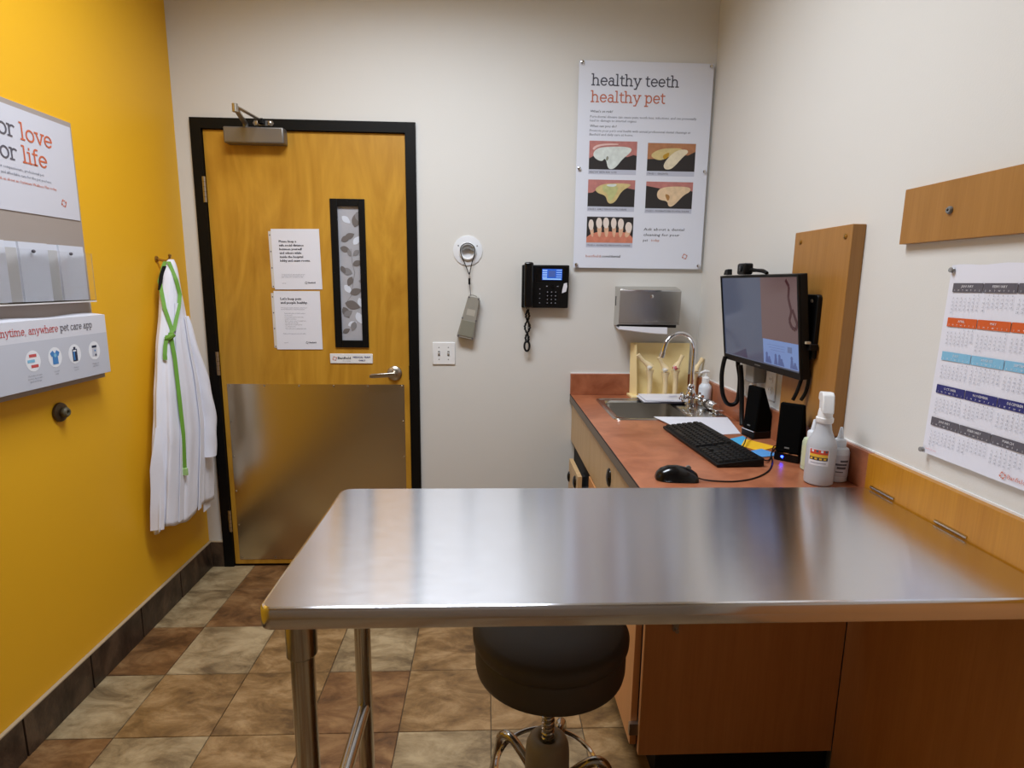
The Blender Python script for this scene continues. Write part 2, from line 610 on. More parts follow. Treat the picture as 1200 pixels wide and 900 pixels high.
DX0, DX1, DZ = 0.1248, 1.0388, 2.134          # door leaf
FX0, FX1, FZ = 0.074, 1.0895, 2.183          # frame outline
struct(MB().box(-0.12, 0, YF, 0.12, 0, ZC).build('wall_left', M_YELLOW))
struct(MB().box(XR, XR + 0.12, YF, 0.12, 0, ZC).build('wall_right', M_CREAM))
struct(MB().box(-0.12, XR + 0.12, YF - 0.12, YF, 0, ZC).build('wall_front', mat('taupe wall paint', (150, 138, 124), 0.55, noise=0.02, nscale=3, bump=0.12, bscale=260)))
struct(MB().box(0, FX0 + 0.01, 0, 0.12, 0, ZC).box(FX1 - 0.01, XR, 0, 0.12, 0, ZC).box(FX0 + 0.01, FX1 - 0.01, 0, 0.12, FZ - 0.01, ZC).build('wall_back', M_CREAM))
ce = struct(MB().box(-0.12, XR + 0.12, YF - 0.12, 0.12, ZC, ZC + 0.06).build('ceiling', M_CEIL))

# baseboards of dark tile with a pale cap strip
M_CAP = mat('pale caulk strip', (176, 158, 130), 0.6)
bb = MB().box(0.0, 0.006, YF + 0.02, -0.001, 0.002, 0.13).build('baseboard_left', M_GROUT)
struct(bb)
y = -0.010
k = 0
tm = None
while y > -3.9:
    w_ = 0.30
    if tm is None:
        o = MB().box(0.006, 0.0135, -w_ + 0.0015, -0.0015, 0.001, 0.1345).build('baseboard_tile', M_BASE, bb, bevel=0.001, local=True)
        tm = o
    else:
        o = tm.copy()
        col.objects.link(o)
    o.location = Vector((0, y, 0)) - bb.location
    y -= w_ + 0.004
MB().box(0.001, 0.0145, YF + 0.02, -0.001, 0.1345, 0.139).build('cap_strip', M_CAP, bb)
b2 = struct(MB().box(0.0145, FX0 - 0.001, -0.0065, 0, 0.002, 0.13).build('baseboard_back', M_GROUT))
MB().box(0.0145, FX0 - 0.001, -0.012, -0.0065, 0.001, 0.1345).build('baseboard_tile', M_BASE, b2)
MB().box(0.0145, FX0 - 0.001, -0.013, 0, 0.1345, 0.139).build('cap_strip', M_CAP, b2)
b3 = struct(MB().box(FX1 + 0.001, 1.86, -0.0065, 0, 0.002, 0.13).build('baseboard_back', M_GROUT))
for xa, xb in ((1.092, 1.36), (1.363, 1.62), (1.623, 1.858)):
    MB().box(xa, xb, -0.012, -0.0065, 0.001, 0.1345).build('baseboard_tile', M_BASE, b3)
MB().box(FX1 + 0.001, 1.86, -0.013, 0, 0.1345, 0.139).build('cap_strip', M_CAP, b3)

# ceiling troffers: the lamps of the room
for i, (lx, ly) in enumerate(LAMP_XY):
    t = thing('ceiling_light', (lx, ly, ZC), 'recessed rectangular ceiling light panel over the middle of the room', 'light')
    fx, fy = 0.61, 0.305
    MB().box(lx - fx, lx + fx, ly - fy, ly - fy + 0.02, ZC - 0.012, ZC).box(lx - fx, lx + fx, ly + fy - 0.02, ly + fy, ZC - 0.012, ZC).box(lx - fx, lx - fx + 0.02, ly - fy + 0.02, ly + fy - 0.02, ZC - 0.012, ZC).box(lx + fx - 0.02, lx + fx, ly - fy + 0.02, ly + fy - 0.02, ZC - 0.012, ZC).build('frame', M_WHITE2, t)
    MB().box(lx - fx + 0.02, lx + fx - 0.02, ly - fy + 0.02, ly + fy - 0.02, ZC - 0.006, ZC - 0.001).build('diffuser', mat('lit diffuser', (255, 250, 240), 0.6, emit=(255, 248, 236), es=1.5), t)
    ld = bpy.data.lights.new('troffer', 'AREA')
    ld.shape = 'RECTANGLE'
    ld.size, ld.size_y = 1.16, 0.56
    ld.energy = LAMP_W[i]
    ld.color = LAMP_COL
    ld.spread = math.radians(150)
    lo = bpy.data.objects.new('troffer_lamp', ld)
    col.objects.link(lo)
    lo.parent = t
    lo.location = (0, 0, -0.014)

# ------------------------------------------------------------------ door
dr = bpy.data.objects.new('door_1', None)
col.objects.link(dr)
dr.location = (DX0, 0, 0)
ROOT[dr] = Matrix.Translation((-DX0, 0, 0))
struct(dr)
dr['label'] = 'yellow birch door in a black steel frame'
MB().box(FX0, DX0 - 0.003, -0.014, 0.10, 0, FZ).box(DX1 + 0.003, FX1, -0.014, 0.10, 0, FZ).box(DX0 - 0.003, DX1 + 0.003, -0.014, 0.10, DZ + 0.003, FZ).box(DX0 - 0.003, DX1 + 0.003, 0.05, 0.10, 0, DZ + 0.003).build('door_frame', M_BLACK, dr)
wx0, wx1, wz0, wz1 = 0.712, 0.822, 1.168, 1.815
leaf = MB().box(DX0, wx0, 0, 0.044, 0.010, DZ).box(wx1, DX1, 0, 0.044, 0.010, DZ).box(wx0, wx1, 0, 0.044, 0.010, wz0).box(wx0, wx1, 0, 0.044, wz1, DZ).build('door_leaf', M_DOOR, dr)
gx0, gx1, gz0, gz1 = 0.684, 0.846, 1.142, 1.841
wf = MB().box(gx0, 0.718, -0.008, 0, gz0, gz1).box(0.816, gx1, -0.008, 0, gz0, gz1).box(0.718, 0.816, -0.008, 0, gz0, 1.177).box(0.718, 0.816, -0.008, 0, 1.808, gz1).build('window_frame', M_BLACK, dr, bevel=0.002)
pane = MB().box(0.716, 0.818, 0.006, 0.012, 1.170, 1.813).build('pane', mat('frosted film glass', (176, 177, 184), 0.12, noise=0.22, nscale=7, coat=0.5), wf)
sh = Sheet((0.716, 0.0055, 1.813), (1, 0, 0), (0, 0, 1), 0.0004)
rng = random.Random(3)


def leafshape(u, v, L, a, wd):
    pts = []
    for i in range(9):
        t = i / 8
        pts.append((t * L, wd * L * math.sin(PI * t) ** 0.8 * (1 - 0.35 * t)))
    pts = pts + [(p[0], -p[1]) for p in reversed(pts[1:-1])]
    c, s = math.cos(a), math.sin(a)
    return [(u + c * p[0] - s * p[1], v + s * p[0] + c * p[1]) for p in pts]


NLF = [0]


def clampleaf(P):
    return [(min(max(p[0], 0.003), 0.099), min(max(p[1], 0.006), 0.636)) for p in P]


for (u, v, L, a, key) in [(0.078, 0.10, .075, -1.3, 'd'), (0.03, 0.15, .05, -0.4, 'd'), (0.012, 0.165, .05, -0.5, 'd'), (0.006, 0.195, .05, 0.3, 'd'), (0.095, 0.205, .04, 2.4, 'm'), (0.055, 0.235, .035, -1.9, 'm'), (0.062, 0.275, .05, -0.35, 'd'), (0.060, 0.315, .06, -2.8, 'm'), (0.058, 0.33, .05, 2.0, 'd'), (0.088, 0.35, .03, 0.2, 'm'), (0.045, 0.41, .06, -0.3, 'd'), (0.008, 0.28, .04, 1.1, 'd'), (0.02, 0.455, .075, 0.3, 'd'), (0.01, 0.475, .06, 1.1, 'd'), (0.012, 0.52, .05, -0.6, 'm'), (0.065, 0.545, .05, 1.9, 'm'), (0.004, 0.60, .04, -0.5, 'd'), (0.088, 0.03, .05, 1.2, 'm'), (0.02, 0.05, .05, 0.7, 'w'), (0.07, 0.18, .05, -0.9, 'w'), (0.02, 0.37, .05, 0.9, 'w'), (0.075, 0.50, .06, 1.2, 'w'), (0.03, 0.565, .045, -0.4, 'w'), (0.088, 0.43, .05, 1.3, 'w')]:
    NLF[0] += 1
    sh.poly(key, list(reversed(clampleaf(leafshape(u, v, L, a, 0.34)))), (1 if key == 'w' else 2) + 0.12 * (NLF[0] % 7))
for pts in ([(0.055, 0.2), (0.06, 0.27), (0.07, 0.31), (0.06, 0.36), (0.05, 0.42), (0.02, 0.46)],):
    for a, b in zip(pts, pts[1:]):
        sh.poly('m', [(a[0], a[1]), (b[0], b[1]), (b[0] + .0025, b[1]), (a[0] + .0025, a[1])], 1.5)
sh.finish(wf, {'d': ('leaf_print', mat('brown grey leaf print', (112, 106, 104), 0.4)), 'm': ('vine_print', mat('grey leaf print', (134, 132, 134), 0.4)), 'w': ('pale_print', mat('pale leaf print', (214, 220, 232), 0.2))})
for (sx_, sz_) in ((0.765, 1.829), (0.692, 1.5), (0.838, 1.5), (0.692, 1.2), (0.838, 1.2)):
    MB().lathe([(0.0035, 0), (0.0035, 0.001), (0.001, 0.002)], (sx_, -0.008, sz_), 8, (0, -1, 0)).build('screw', M_BLKP, wf)
kp = MB().box(0.149, 1.013, -0.0018, 0, 0.034, 0.958).build('kick_plate', M_STEELV, dr)
scr = MB().lathe([(0.005, 0), (0.0045, 0.0012), (0.001, 0.002)], (0, 0, 0), 10, (0, -1, 0)).build('screw', M_NICKEL, kp, local=True)
spots = [(0.161 + 0.168 * i, 0.949) for i in range(6)] + [(0.161 + 0.168 * i, 0.044) for i in range(6)] + [(x, 0.949 - 0.181 * i) for x in (0.157, 1.005) for i in range(1, 5)]
for i, (a, b) in enumerate(spots):
    o = scr if i == 0 else scr.copy()
    if i:
        col.objects.link(o)
    o.location = Vector((a - DX0, -0.0018, b))
lv = MB().lathe([(0.036, 0), (0.036, 0.006), (0.031, 0.012), (0.014, 0.016), (0.012, 0.05), (0.0, 0.055)], (0.967, 0, 1.016), 28, (0, -1, 0)).build('lever_handle', M_NICKEL, dr)
MB().prism([(0.012, 0.011), (-0.105, 0.002), (-0.114, -0.002), (-0.114, -0.016), (-0.1, -0.018), (0.012, -0.011)], (0.967, -0.04, 1.016), (1, 0, 0), (0, 0, 1), 0.016).build('lever', M_NICKEL, lv, bevel=0.003)
MB().box(1.0395, 1.052, -0.0165, -0.014, 0.985, 1.055).build('strike_plate', M_BLKP, dr)
for hz in (1.87, 1.06, 0.25):
    h = MB().cyl((0.121, -0.014, hz - 0.057), (0.121, -0.014, hz + 0.057), 0.0065, 12).build('hinge', M_NICKEL, dr)
    MB().box(0.113, 0.1205, -0.0165, -0.0142, hz - 0.057, hz + 0.057).build('hinge_plate', M_NICKEL, h)
    for q in (-0.034, -0.011, 0.011, 0.034):
        MB().cyl((0.121, -0.014, hz + q - 0.0006), (0.121, -0.014, hz + q + 0.0006), 0.0068, 12).build('hinge_joint', M_INTER, h)
cl = MB().box(0.238, 0.505, -0.056, 0, 2.068, 2.138).build('door_closer', M_PEWTER, dr, bevel=0.007, seg=3)
MB().lathe([(0.012, 0), (0.012, 0.02), (0.008, 0.024)], (0.33, -0.03, 2.137), 14).build('spindle', M_PEWTER, cl)
E1 = (0.372, -0.235, 2.166)
MB().ribbon([(0.33, -0.03, 2.157), (0.345, -0.1, 2.158), E1], (0, 0, 1), 0.012, 0.020).build('closer_arm', M_NICKEL, cl, bevel=0.002)
MB().cyl((E1[0], E1[1], 2.150), (E1[0], E1[1], 2.182), 0.012, 12).build('elbow', M_NICKEL, cl)
MB().tube([(E1[0], E1[1], 2.174), (0.40, -0.045, 2.170)], 0.007, 8).build('closer_rod', M_NICKEL, cl)
MB().prism([(-0.04, -0.011), (0.04, -0.011), (0.047, 0), (0.04, 0.011), (-0.04, 0.011), (-0.047, 0)], (0.405, -0.014, 2.163), (1, 0, 0), (0, 0, 1), 0.004).build('arm_bracket', M_PEWTER, cl)
MB().box(0.392, 0.414, -0.05, -0.0178, 2.156, 2.176).build('bracket_shoe', M_BLACK, cl)
for q in (-0.028, 0.028):
    MB().lathe([(0.0095, 0), (0.009, 0.003), (0.004, 0.005)], (0.405 + q, -0.018, 2.163), 12, (0, -1, 0)).build('bolt', M_NICKEL, cl)

# paper notices in punched sleeves on the door


def notice(x0, z1, w_, h_, tilt, label, lines_fn):
    M = Matrix.Rotation(tilt, 4, 'Y')
    t = thing('paper_notice', (x0, -0.001, z1 - h_), label, 'notice', 'notices on the door', M)
    Mw = Matrix.Translation((x0, -0.001, z1 - h_)) @ M
    MB(Mw).box(0, w_, -0.0025, 0, 0, h_).build('sheet', M_WHITE, t)
    st = MB(Mw).box(-0.013, 0.0, -0.0015, -0.0002, 0.008, h_ - 0.01).build('punched_strip', mat('clear sleeve edge', (214, 206, 196), 0.25), t)
    for q in (0.05, 0.36, 0.63, 0.9):
        MB(Mw).lathe([(0.0032, 0), (0.0032, 0.0006)], (-0.0065, -0.0015, h_ * q), 10, (0, -1, 0)).build('punch_hole', M_DKGREY, st)
    s = Sheet(Mw @ Vector((0, -0.0025, h_)), Mw.to_3x3() @ Vector((1, 0, 0)), Mw.to_3x3() @ Vector((0, 0, 1)), 0.0004)
    lines_fn(s)
    s.finish(t, {'ink': ('printed_text', M_INK), 'grey': ('small_print', M_INKG)})


def n1(s):
    for i, tx in enumerate(['Please keep a', 'safe social distance', 'between yourself', 'and others while', 'inside the hospital', 'lobby and exam rooms.']):
        s.text('ink', tx, 0.034, 0.062 + i * 0.0178, 0.0105, bold=0.0012)
    for i, tx in enumerate(['To help protect you, our team and your pets,', 'we ask that everyone keep at least six feet', 'apart. Thank you for your patience today.']):
        s.text('grey', tx, 0.036, 0.212 + i * 0.0068, 0.0042)
    s.text('grey', '2020 04', 0.036, 0.254, 0.004)
    s.logo('ink', 0.150, 0.250, 0.0065)
    s.text('ink', 'Banfield', 0.160, 0.253, 0.0075, bold=0.0008)


def n2(s):
    for i, tx in enumerate(["Let's keep pets", 'and people healthy.']):
        s.text('ink', tx, 0.030, 0.042 + i * 0.0185, 0.0115, bold=0.0012)
    for i, tx in enumerate(['To help keep everyone safe while caring for pets', 'we are following these steps at the hospital:']):
        s.text('grey', tx, 0.030, 0.082 + i * 0.0075, 0.0044)
    for i, tx in enumerate(['Please wait in your car until we call you', 'to come inside.', 'Pet care team members wear masks', 'and gloves at all times.', 'Exam rooms are cleaned and disinfected', 'after each and every visit.', 'Payments can be made by phone', 'or at the front desk.', 'Please wear a face covering while inside.']):
        s.text('grey', tx, 0.046, 0.108 + i * 0.0092, 0.0043)
    s.text('grey', 'Thank you for helping us keep pets healthy.', 0.034, 0.206, 0.0043)
    s.text('grey', '2020 04', 0.036, 0.250, 0.004)
    s.logo('ink', 0.146, 0.248, 0.0065)
    s.text('ink', 'Banfield', 0.156, 0.251, 0.0075, bold=0.0008)


notice(0.4085, 1.699, 0.224, 0.281, math.radians(-0.8), 'upper white notice on the door, starting Please keep a safe social distance', n1)
notice(0.403, 1.411, 0.218, 0.281, math.radians(-0.4), "lower white notice on the door, starting Let's keep pets and people healthy", n2)

sg = thing('door_sign', (0.757, -0.001, 1.062), 'small white plastic sign above the door handle reading MEDICAL TEAM ONLY', 'sign')
MB().box(0.655, 0.862, -0.005, -0.0005, 1.063, 1.111).build('plate', M_WHITE2, sg, bevel=0.002)
s = Sheet((0.655, -0.005, 1.111), (1, 0, 0), (0, 0, 1), 0.0004)
s.logo('or', 0.023, 0.024, 0.011)
s.text('ink', 'Banfield', 0.038, 0.027, 0.0125, width=0.062, bold=0.001)
s.text('grey', 'PET HOSPITAL', 0.062, 0.038, 0.0042)
s.text('navy', 'MEDICAL TEAM', 0.112, 0.021, 0.0085, width=0.082, bold=0.0008)
s.text('navy', 'ONLY', 0.139, 0.037, 0.0085, bold=0.0008)
s.finish(sg, {'or': ('emblem', M_ORANGE), 'ink': ('printed_name', M_INK), 'grey': ('small_print', M_INKG), 'navy': ('printed_text', M_NAVY)})

# ------------------------------------------------------------------ exam table
TZ, TX0, TX1, TY0, TY1 = 0.928, 1.046, 2.4525, -1.953, -1.385
tb = thing('exam_table', (1.75, -1.67, 0), 'folding stainless steel exam table hinged to the right wall', 'table')


def rrect(x0, x1, y0, y1, rs, n=6):
    """outline with its own corner radius each: (x0,y0),(x1,y0),(x1,y1),(x0,y1)"""
    P = []
    for (cx, cy, a), r in zip(((x0, y0, 180), (x1, y0, 270), (x1, y1, 0), (x0, y1, 90)), rs):
        r = max(r, 1e-4)
        ox = cx + (r if cx == x0 else -r)
        oy = cy + (r if cy == y0 else -r)
        P += arc(ox, oy, r, r, a, a + 90, n)
    return P


mb = MB()
P = rrect(TX0, TX1, TY0, TY1, (0.022, 0.001, 0.001, 0.03))


def inset(e):
    return rrect(TX0 + e, TX1 - e, TY0 + e, TY1 - e, (0.022 - min(e, .015), 0.001, 0.001, 0.03 - min(e, .015)))


R = []
for z, e in [(TZ - 0.037, 0.014), (TZ - 0.039, 0.006), (TZ - 0.038, 0.001), (TZ - 0.035, 0), (TZ - 0.007, 0), (TZ - 0.0035, 0.001), (TZ - 0.0012, 0.003), (TZ, 0.007)]:
    R.append([(p[0], p[1], z) for p in inset(e)])
mb.rings(R, cap=False)
n_ = len(P)
mb.add(R[-1], [tuple(range(n_))])
mb.add([(p[0], p[1], TZ - 0.004) for p in inset(0.014)], [tuple(reversed(range(n_)))])
mb.add(R[0] + [(p[0], p[1], TZ - 0.004) for p in inset(0.014)], [(i, (i + 1) % n_, n_ + (i + 1) % n_, n_ + i) for i in range(n_)])
top = mb.build('tabletop', M_STEEL, tb, sharp=30)
for ly in (-1.915, -1.465):
    sock = MB().lathe([(0.0225, 0), (0.0262, 0.004), (0.0262, 0.1), (0.030, 0.102), (0.030, 0.1055)], (1.104, ly, 0.818), 24).build('leg_socket', M_TUBE, tb)
    lg = MB().lathe([(0.0205, 0.03), (0.0205, 0.86)], (1.104, ly, 0), 24).build('leg', M_TUBE, tb)
    MB().lathe([(0.024, 0), (0.026, 0.006), (0.024, 0.02), (0.0215, 0.034)], (1.104, ly, 0), 20).build('foot', M_BLKP, lg)
MB().cyl((1.104, -1.897, 0.355), (1.104, -1.482, 0.355), 0.0165, 20).build('stretcher', M_TUBE, tb)
for hy in (-1.45, -1.675):
    h = MB().cyl((2.4545, hy - 0.045, 0.933), (2.4545, hy + 0.045, 0.933), 0.0028, 10).build('hinge', M_CHROME, tb)
    MB().box(2.4543, 2.4555, hy - 0.045, hy + 0.045, 0.934, 0.938).build('hinge_leaf', M_BRASS, h)
MB().box(1.12, 2.40, -1.69, -1.65, 0.895, 0.922).build('brace_channel', M_STEELH, tb)

# ------------------------------------------------------------------ worktop with sink cut-out, splashbacks
CZ, CX0, CY0 = 0.914, 1.842, -1.378
SX0, SX1, SY0, SY1 = 1.962, 2.30, -0.545, -0.155      # cut-out
wt = thing('worktop', (2.16, -0.69, 0.876), 'rust brown laminate worktop with dark edge and low splashback', 'worktop')
z0 = CZ - 0.038
mb = MB()
for a in ((CX0 + 0.002, SX0, CY0, 0), (SX1, XR, CY0, 0), (SX0, SX1, CY0, SY0), (SX0, SX1, SY1, 0)):
    mb.box(a[0], a[1], a[2], a[3], z0, CZ)
mb.build('surface', M_COUNTER, wt)
MB().box(CX0, CX0 + 0.002, CY0, 0, z0, CZ - 0.0012).build('edge_band', M_EDGE, wt)
MB().box(CX0 - 0.0004, CX0 + 0.002, CY0, 0, CZ - 0.0035, CZ - 0.0006).build('edge_line', M_INTER, wt)
MB().box(CX0, XR - 0.02, -0.02, 0, CZ, 1.0195).build('splashback', M_COUNTER, wt, bevel=0.0015)
MB().box(XR - 0.02, XR, CY0, 0, CZ, 1.0195).build('splashback', M_COUNTER, wt, bevel=0.0015)
MB().box(XR - 0.006, XR, CY0, -0.002, 1.0195, 1.0235).build('caulk_line', M_WHITE2, wt)
MB().box(CX0, XR - 0.006, -0.006, 0, 1.0195, 1.0225).build('caulk_line', M_WHITE2, wt)

# ------------------------------------------------------------------ base cabinets
c1 = thing('sink_cabinet', (2.16, -0.29, 0.0), 'maple cabinet under the sink with a front panel pulled out', 'cabinet')
MB().box(1.873, 1.892, -0.54, -0.002, 0.10, z0).box(1.892, XR - 0.012, -0.54, -0.525, 0.10, z0).box(1.892, XR - 0.012, -0.018, -0.002, 0.10, z0).box(1.892, XR - 0.012, -0.525, -0.018, 0.10, 0.118).build('body', M_INTER, c1)
MB().box(1.854, 1.873, -0.5395, -0.0025, 0.675, 0.868).build('false_front', M_FRONT, c1, bevel=0.0015)
dw = MB().box(1.806, 1.825, -0.5395, -0.285, 0.13, 0.664).build('pull_out_front', M_FRONT, c1, bevel=0.0015)
MB().box(1.825, 1.873, -0.535, -0.48, 0.2, 0.6).box(1.825, 1.873, -0.36, -0.3, 0.2, 0.6).build('runner', M_INTER, c1)
MB().box(1.93, XR - 0.012, -0.54, -0.002, 0.0, 0.10).build('toe_kick', M_BLKP, c1)


def oval_pull(x, y, z, parent, hgt=0.062, wid=0.03):
    p = MB().lathe([(0.5, 0), (0.5, 0.08), (0.42, 0.2), (0.2, 0.3), (0.01, 0.32)], (0, 0, 0), 24)
    vs = [(x - v[2] * 0.035, y + v[0] * wid, z + v[1] * hgt) for v in p.v]
    p.v = vs
    return p.build('pull', M_BLKG, parent, sharp=60)


oval_pull(1.806, -0.48, 0.62, dw, 0.055, 0.05)
oval_pull(1.806, -0.31, 0.585, dw, 0.05, 0.03)
c2 = thing('drawer_cabinet', (2.16, -0.97, 0.0), 'maple cabinet with drawer and door beside the stool', 'cabinet')
MB().box(1.873, 1.892, -1.36, -0.542, 0.10, z0).box(1.892, XR - 0.024, -0.56, -0.542, 0.10, z0).box(1.892, XR - 0.024, -1.36, -0.56, 0.10, 0.118).build('body', M_INTER, c2)
d_ = MB().box(1.854, 1.873, -1.352, -0.5425, 0.675, 0.868).build('drawer', M_FRONT, c2, bevel=0.0015)
oval_pull(1.854, -0.925, 0.795, d_, 0.066, 0.055)
d_ = MB().box(1.852, 1.872, -1.352, -0.955, 0.112, 0.668).build('door', M_MAPLED, c2, bevel=0.0015)
oval_pull(1.852, -1.0, 0.6, d_)
d_ = MB().box(1.852, 1.872, -0.95, -0.545, 0.112, 0.668).build('door', M_MAPLED, c2, bevel=0.0015)
oval_pull(1.852, -0.9, 0.6, d_)
MB().box(1.846, 1.872, -1.366, -1.352, 0.155, 0.192).build('door_hinge', M_NICKEL, c2)
MB().box(1.872, XR - 0.024, -1.378, -1.36, 0.098, z0).build('end_panel', M_MAPLED, c2, bevel=0.0015)
MB().box(1.93, XR - 0.024, -1.36, -0.542, 0.0, 0.098).build('toe_kick', M_BLKP, c2)
lt = MB().box(1.948, 1.964, -1.390, -1.378, 0.505, 0.545).build('catch', M_NICKEL, c2)
MB().cyl((1.956, -1.402, 0.512), (1.956, -1.389, 0.512), 0.006, 10).build('catch_pin', M_NICKEL, lt)

# timber cladding on the right wall under and behind the exam table
cd = thing('wall_cladding', (XR - 0.01, -2.4, 0), 'golden maple wall cladding the exam table hinges on', 'wall panel')
MB().box(2.4555, XR - 0.0005, -3.2, -1.3795, 0.0, 0.905).build('lower_panel', M_MAPLED, cd)
MB().box(2.4555, XR - 0.0005, -3.2, -1.3795, 0.905, 1.0195).build('upper_strip', M_GOLD, cd, bevel=0.001)
MB().box(XR - 0.006, XR - 0.0005, -3.2, -1.3795, 1.0195, 1.0245).build('caulk_line', M_WHITE2, cd)

# ------------------------------------------------------------------ sink and faucet
sk = thing('sink', (2.16, -0.35, 0.77), 'stainless steel drop-in sink in the worktop', 'sink')
RX0, RX1, RY0, RY1 = 1.945, 2.437, -0.565, -0.132
ob_ = lambda e, z, r=0.03: [(p[0], p[1], z) for p in rrect(RX0 + e, RX1 - e, RY0 + e, RY1 - e, (r,) * 4)]
ib_ = lambda e, z, r=0.045: [(p[0], p[1], z) for p in rrect(SX0 + 0.012 + e, SX1 - 0.012 - e, SY0 + 0.012 + e, SY1 - 0.012 - e, (r,) * 4)]
MB().rings([ob_(0, CZ + 0.0005), ob_(0.002, CZ + 0.005), ob_(0.007, CZ + 0.0055), ob_(0.010, CZ + 0.0025), ib_(-0.006, CZ + 0.0025, 0.05), ib_(-0.001, CZ + 0.001), ib_(0.004, CZ - 0.008)], cap=False).build('rim', M_STEELH, sk)
bw = MB().rings([ib_(0.004, CZ - 0.008), ib_(0.008, CZ - 0.10), ib_(0.016, CZ - 0.14), ib_(0.035, CZ - 0.152, 0.03)], cap=False)
bw.add(ib_(0.035, CZ - 0.152, 0.03), [tuple(range(28))])
bowl = bw.build('bowl', brushed('satin bowl steel', (190, 186, 178), 0.42, stretch=(5, 300, 300), bump=0.0), sk, sharp=60)
MB().lathe([(0.04, 0), (0.04, 0.003), (0.03, 0.001), (0.001, 0.001)], (2.13, -0.35, CZ - 0.152), 20).build('drain', M_CHROME, bowl)
fc = thing('faucet', (2.366, -0.285, CZ + 0.003), 'chrome gooseneck faucet standing behind the sink', 'faucet')
fx_, fy_ = 2.357, -0.285
MB().lathe([(0.026, 0), (0.026, 0.008), (0.016, 0.014), (0.014, 0.03), (0.022, 0.036), (0.024, 0.055), (0.018, 0.066), (0.0135, 0.075), (0.0165, 0.08), (0.0165, 0.094), (0.01, 0.1)], (fx_, fy_, CZ + 0.003), 24).build('valve_body', M_CHROME, fc)
gp = [(fx_, fy_, 1.00), (fx_ + .001, fy_, 1.09), (fx_ + .002, fy_, 1.165)]
for i in range(1, 10):
    a = PI * i / 9 * 0.9
    gp.append((fx_ + .002 - 0.075 + 0.075 * math.cos(a), fy_ - 0.004 * i, 1.17 + 0.079 * math.sin(a)))
gp.append((fx_ - 0.152, fy_ - 0.04, 1.165))
spt = MB().tube(gp, 0.0098, 14, sub=3).build('spout', M_CHROME, fc)
e_ = Vector(gp[-1])
MB().cyl(e_ + Vector((0.001, 0, 0.002)), e_ + Vector((-0.006, 0, -0.022)), 0.0115, 16).build('aerator', M_CHROME, spt)
for sgn, dz in ((-1, 0.0), (1, 0.0)):
    hx, hy = fx_ + sgn * 0.03, fy_ - 0.012
    MB().cyl((fx_, fy_, CZ + 0.048), (hx, hy, CZ + 0.044), 0.009, 12).build('valve_arm', M_CHROME, fc)
    kn = MB().lathe([(0.012, 0), (0.015, 0.004), (0.015, 0.014), (0.011, 0.02), (0.001, 0.021)], (hx, hy, CZ + 0.043), 12, (sgn * 0.9, -0.35, 0.05)).build('knob', M_CHROME, fc)
    for q in range(4):
        a = q * PI / 2 + 0.4
        MB().cyl((hx + sgn * 0.01, hy, CZ + 0.043), (hx + sgn * 0.012 + 0.012 * math.cos(a) * 0.3, hy - 0.022 * math.cos(a), CZ + 0.043 + 0.022 * math.sin(a)), 0.0055, 8, 0.007).build('knob_spoke', M_CHROME, kn)

# ------------------------------------------------------------------ stool
SXc, SYc = 1.587, -1.52
st = thing('stool', (SXc, SYc, 0), 'round grey padded swivel stool under the exam table', 'stool')
M_VINYL = mat('charcoal vinyl', (74, 70, 67), 0.5, noise=0.05, nscale=20, bump=0.06, bscale=90)
M_HUB = mat('grey painted hub', (146, 138, 122), 0.45)
seat = MB().lathe([(0.001, 0.500), (0.160, 0.500), (0.179, 0.502), (0.1865, 0.508), (0.189, 0.520), (0.1895, 0.55), (0.188, 0.570), (0.1855, 0.575), (0.190, 0.580), (0.1955, 0.590), (0.1960, 0.604), (0.190, 0.616), (0.175, 0.622), (0.10, 0.625), (0.001, 0.626)], (SXc, SYc, 0), 64).build('seat', M_VINYL, st, sharp=50)
sp = MB().lathe([(0.014, 0.27), (0.014, 0.505)], (SXc, SYc, 0), 16).build('spindle', M_TUBE, st)
hel = [(SXc + 0.0145 * math.cos(a), SYc + 0.0145 * math.sin(a), 0.285 + 0.215 * i / 230) for i, a in ((i, 2 * PI * i / 16) for i in range(230))]
MB().tube(hel, 0.0034, 6).build('thread', M_TUBE, sp)
MB().lathe([(0.03, 0.12), (0.058, 0.125), (0.0595, 0.15), (0.0575, 0.255), (0.055, 0.275), (0.049, 0.288), (0.040, 0.294), (0.027, 0.294), (0.020, 0.286), (0.015, 0.28)], (SXc, SYc, 0), 32).build('hub', M_HUB, st, sharp=60)
for k in range(5):
    a = math.radians(140 + 72 * k)
    c, s_ = math.cos(a), math.sin(a)
    L = [(r * c + SXc, r * s_ + SYc, z) for r, z in ((0.05, 0.172), (0.085, 0.202), (0.115, 0.222), (0.14, 0.224), (0.158, 0.205), (0.166, 0.165), (0.182, 0.09), (0.195, 0.03))]
    lg = MB().tube(L, 0.0125, 12, sub=4).build('leg', M_TUBE, st)
    MB().lathe([(0.016, 0), (0.018, 0.008), (0.015, 0.035)], (SXc + 0.196 * c, SYc + 0.196 * s_, 0), 14).build('glide', M_BLKP, lg)
MB().tube([(SXc + 0.134 * math.cos(2 * PI * i / 48), SYc + 0.134 * math.sin(2 * PI * i / 48), 0.203) for i in range(48)], 0.0065, 8, closed=True).build('foot_ring', M_CHROME, st)

# ------------------------------------------------------------------ far wall: poster
pz1, pw, ph = 2.466, 0.625, 0.927
po = thing('dental_poster', (1.838 + pw / 2, -0.012, pz1 - ph), 'large white poster on the cream wall headed healthy teeth healthy pet', 'poster')
MB().box(1.838, 1.838 + pw, -0.0165, -0.0125, pz1 - ph, pz1).build('sheet', M_POSTER, po)
s = Sheet((1.838, -0.0165, pz1), (1, 0, 0), (0, 0, 1), 0.0004)


def serif_len(tx):
    return sum(SERIF[c][0] for c in tx)


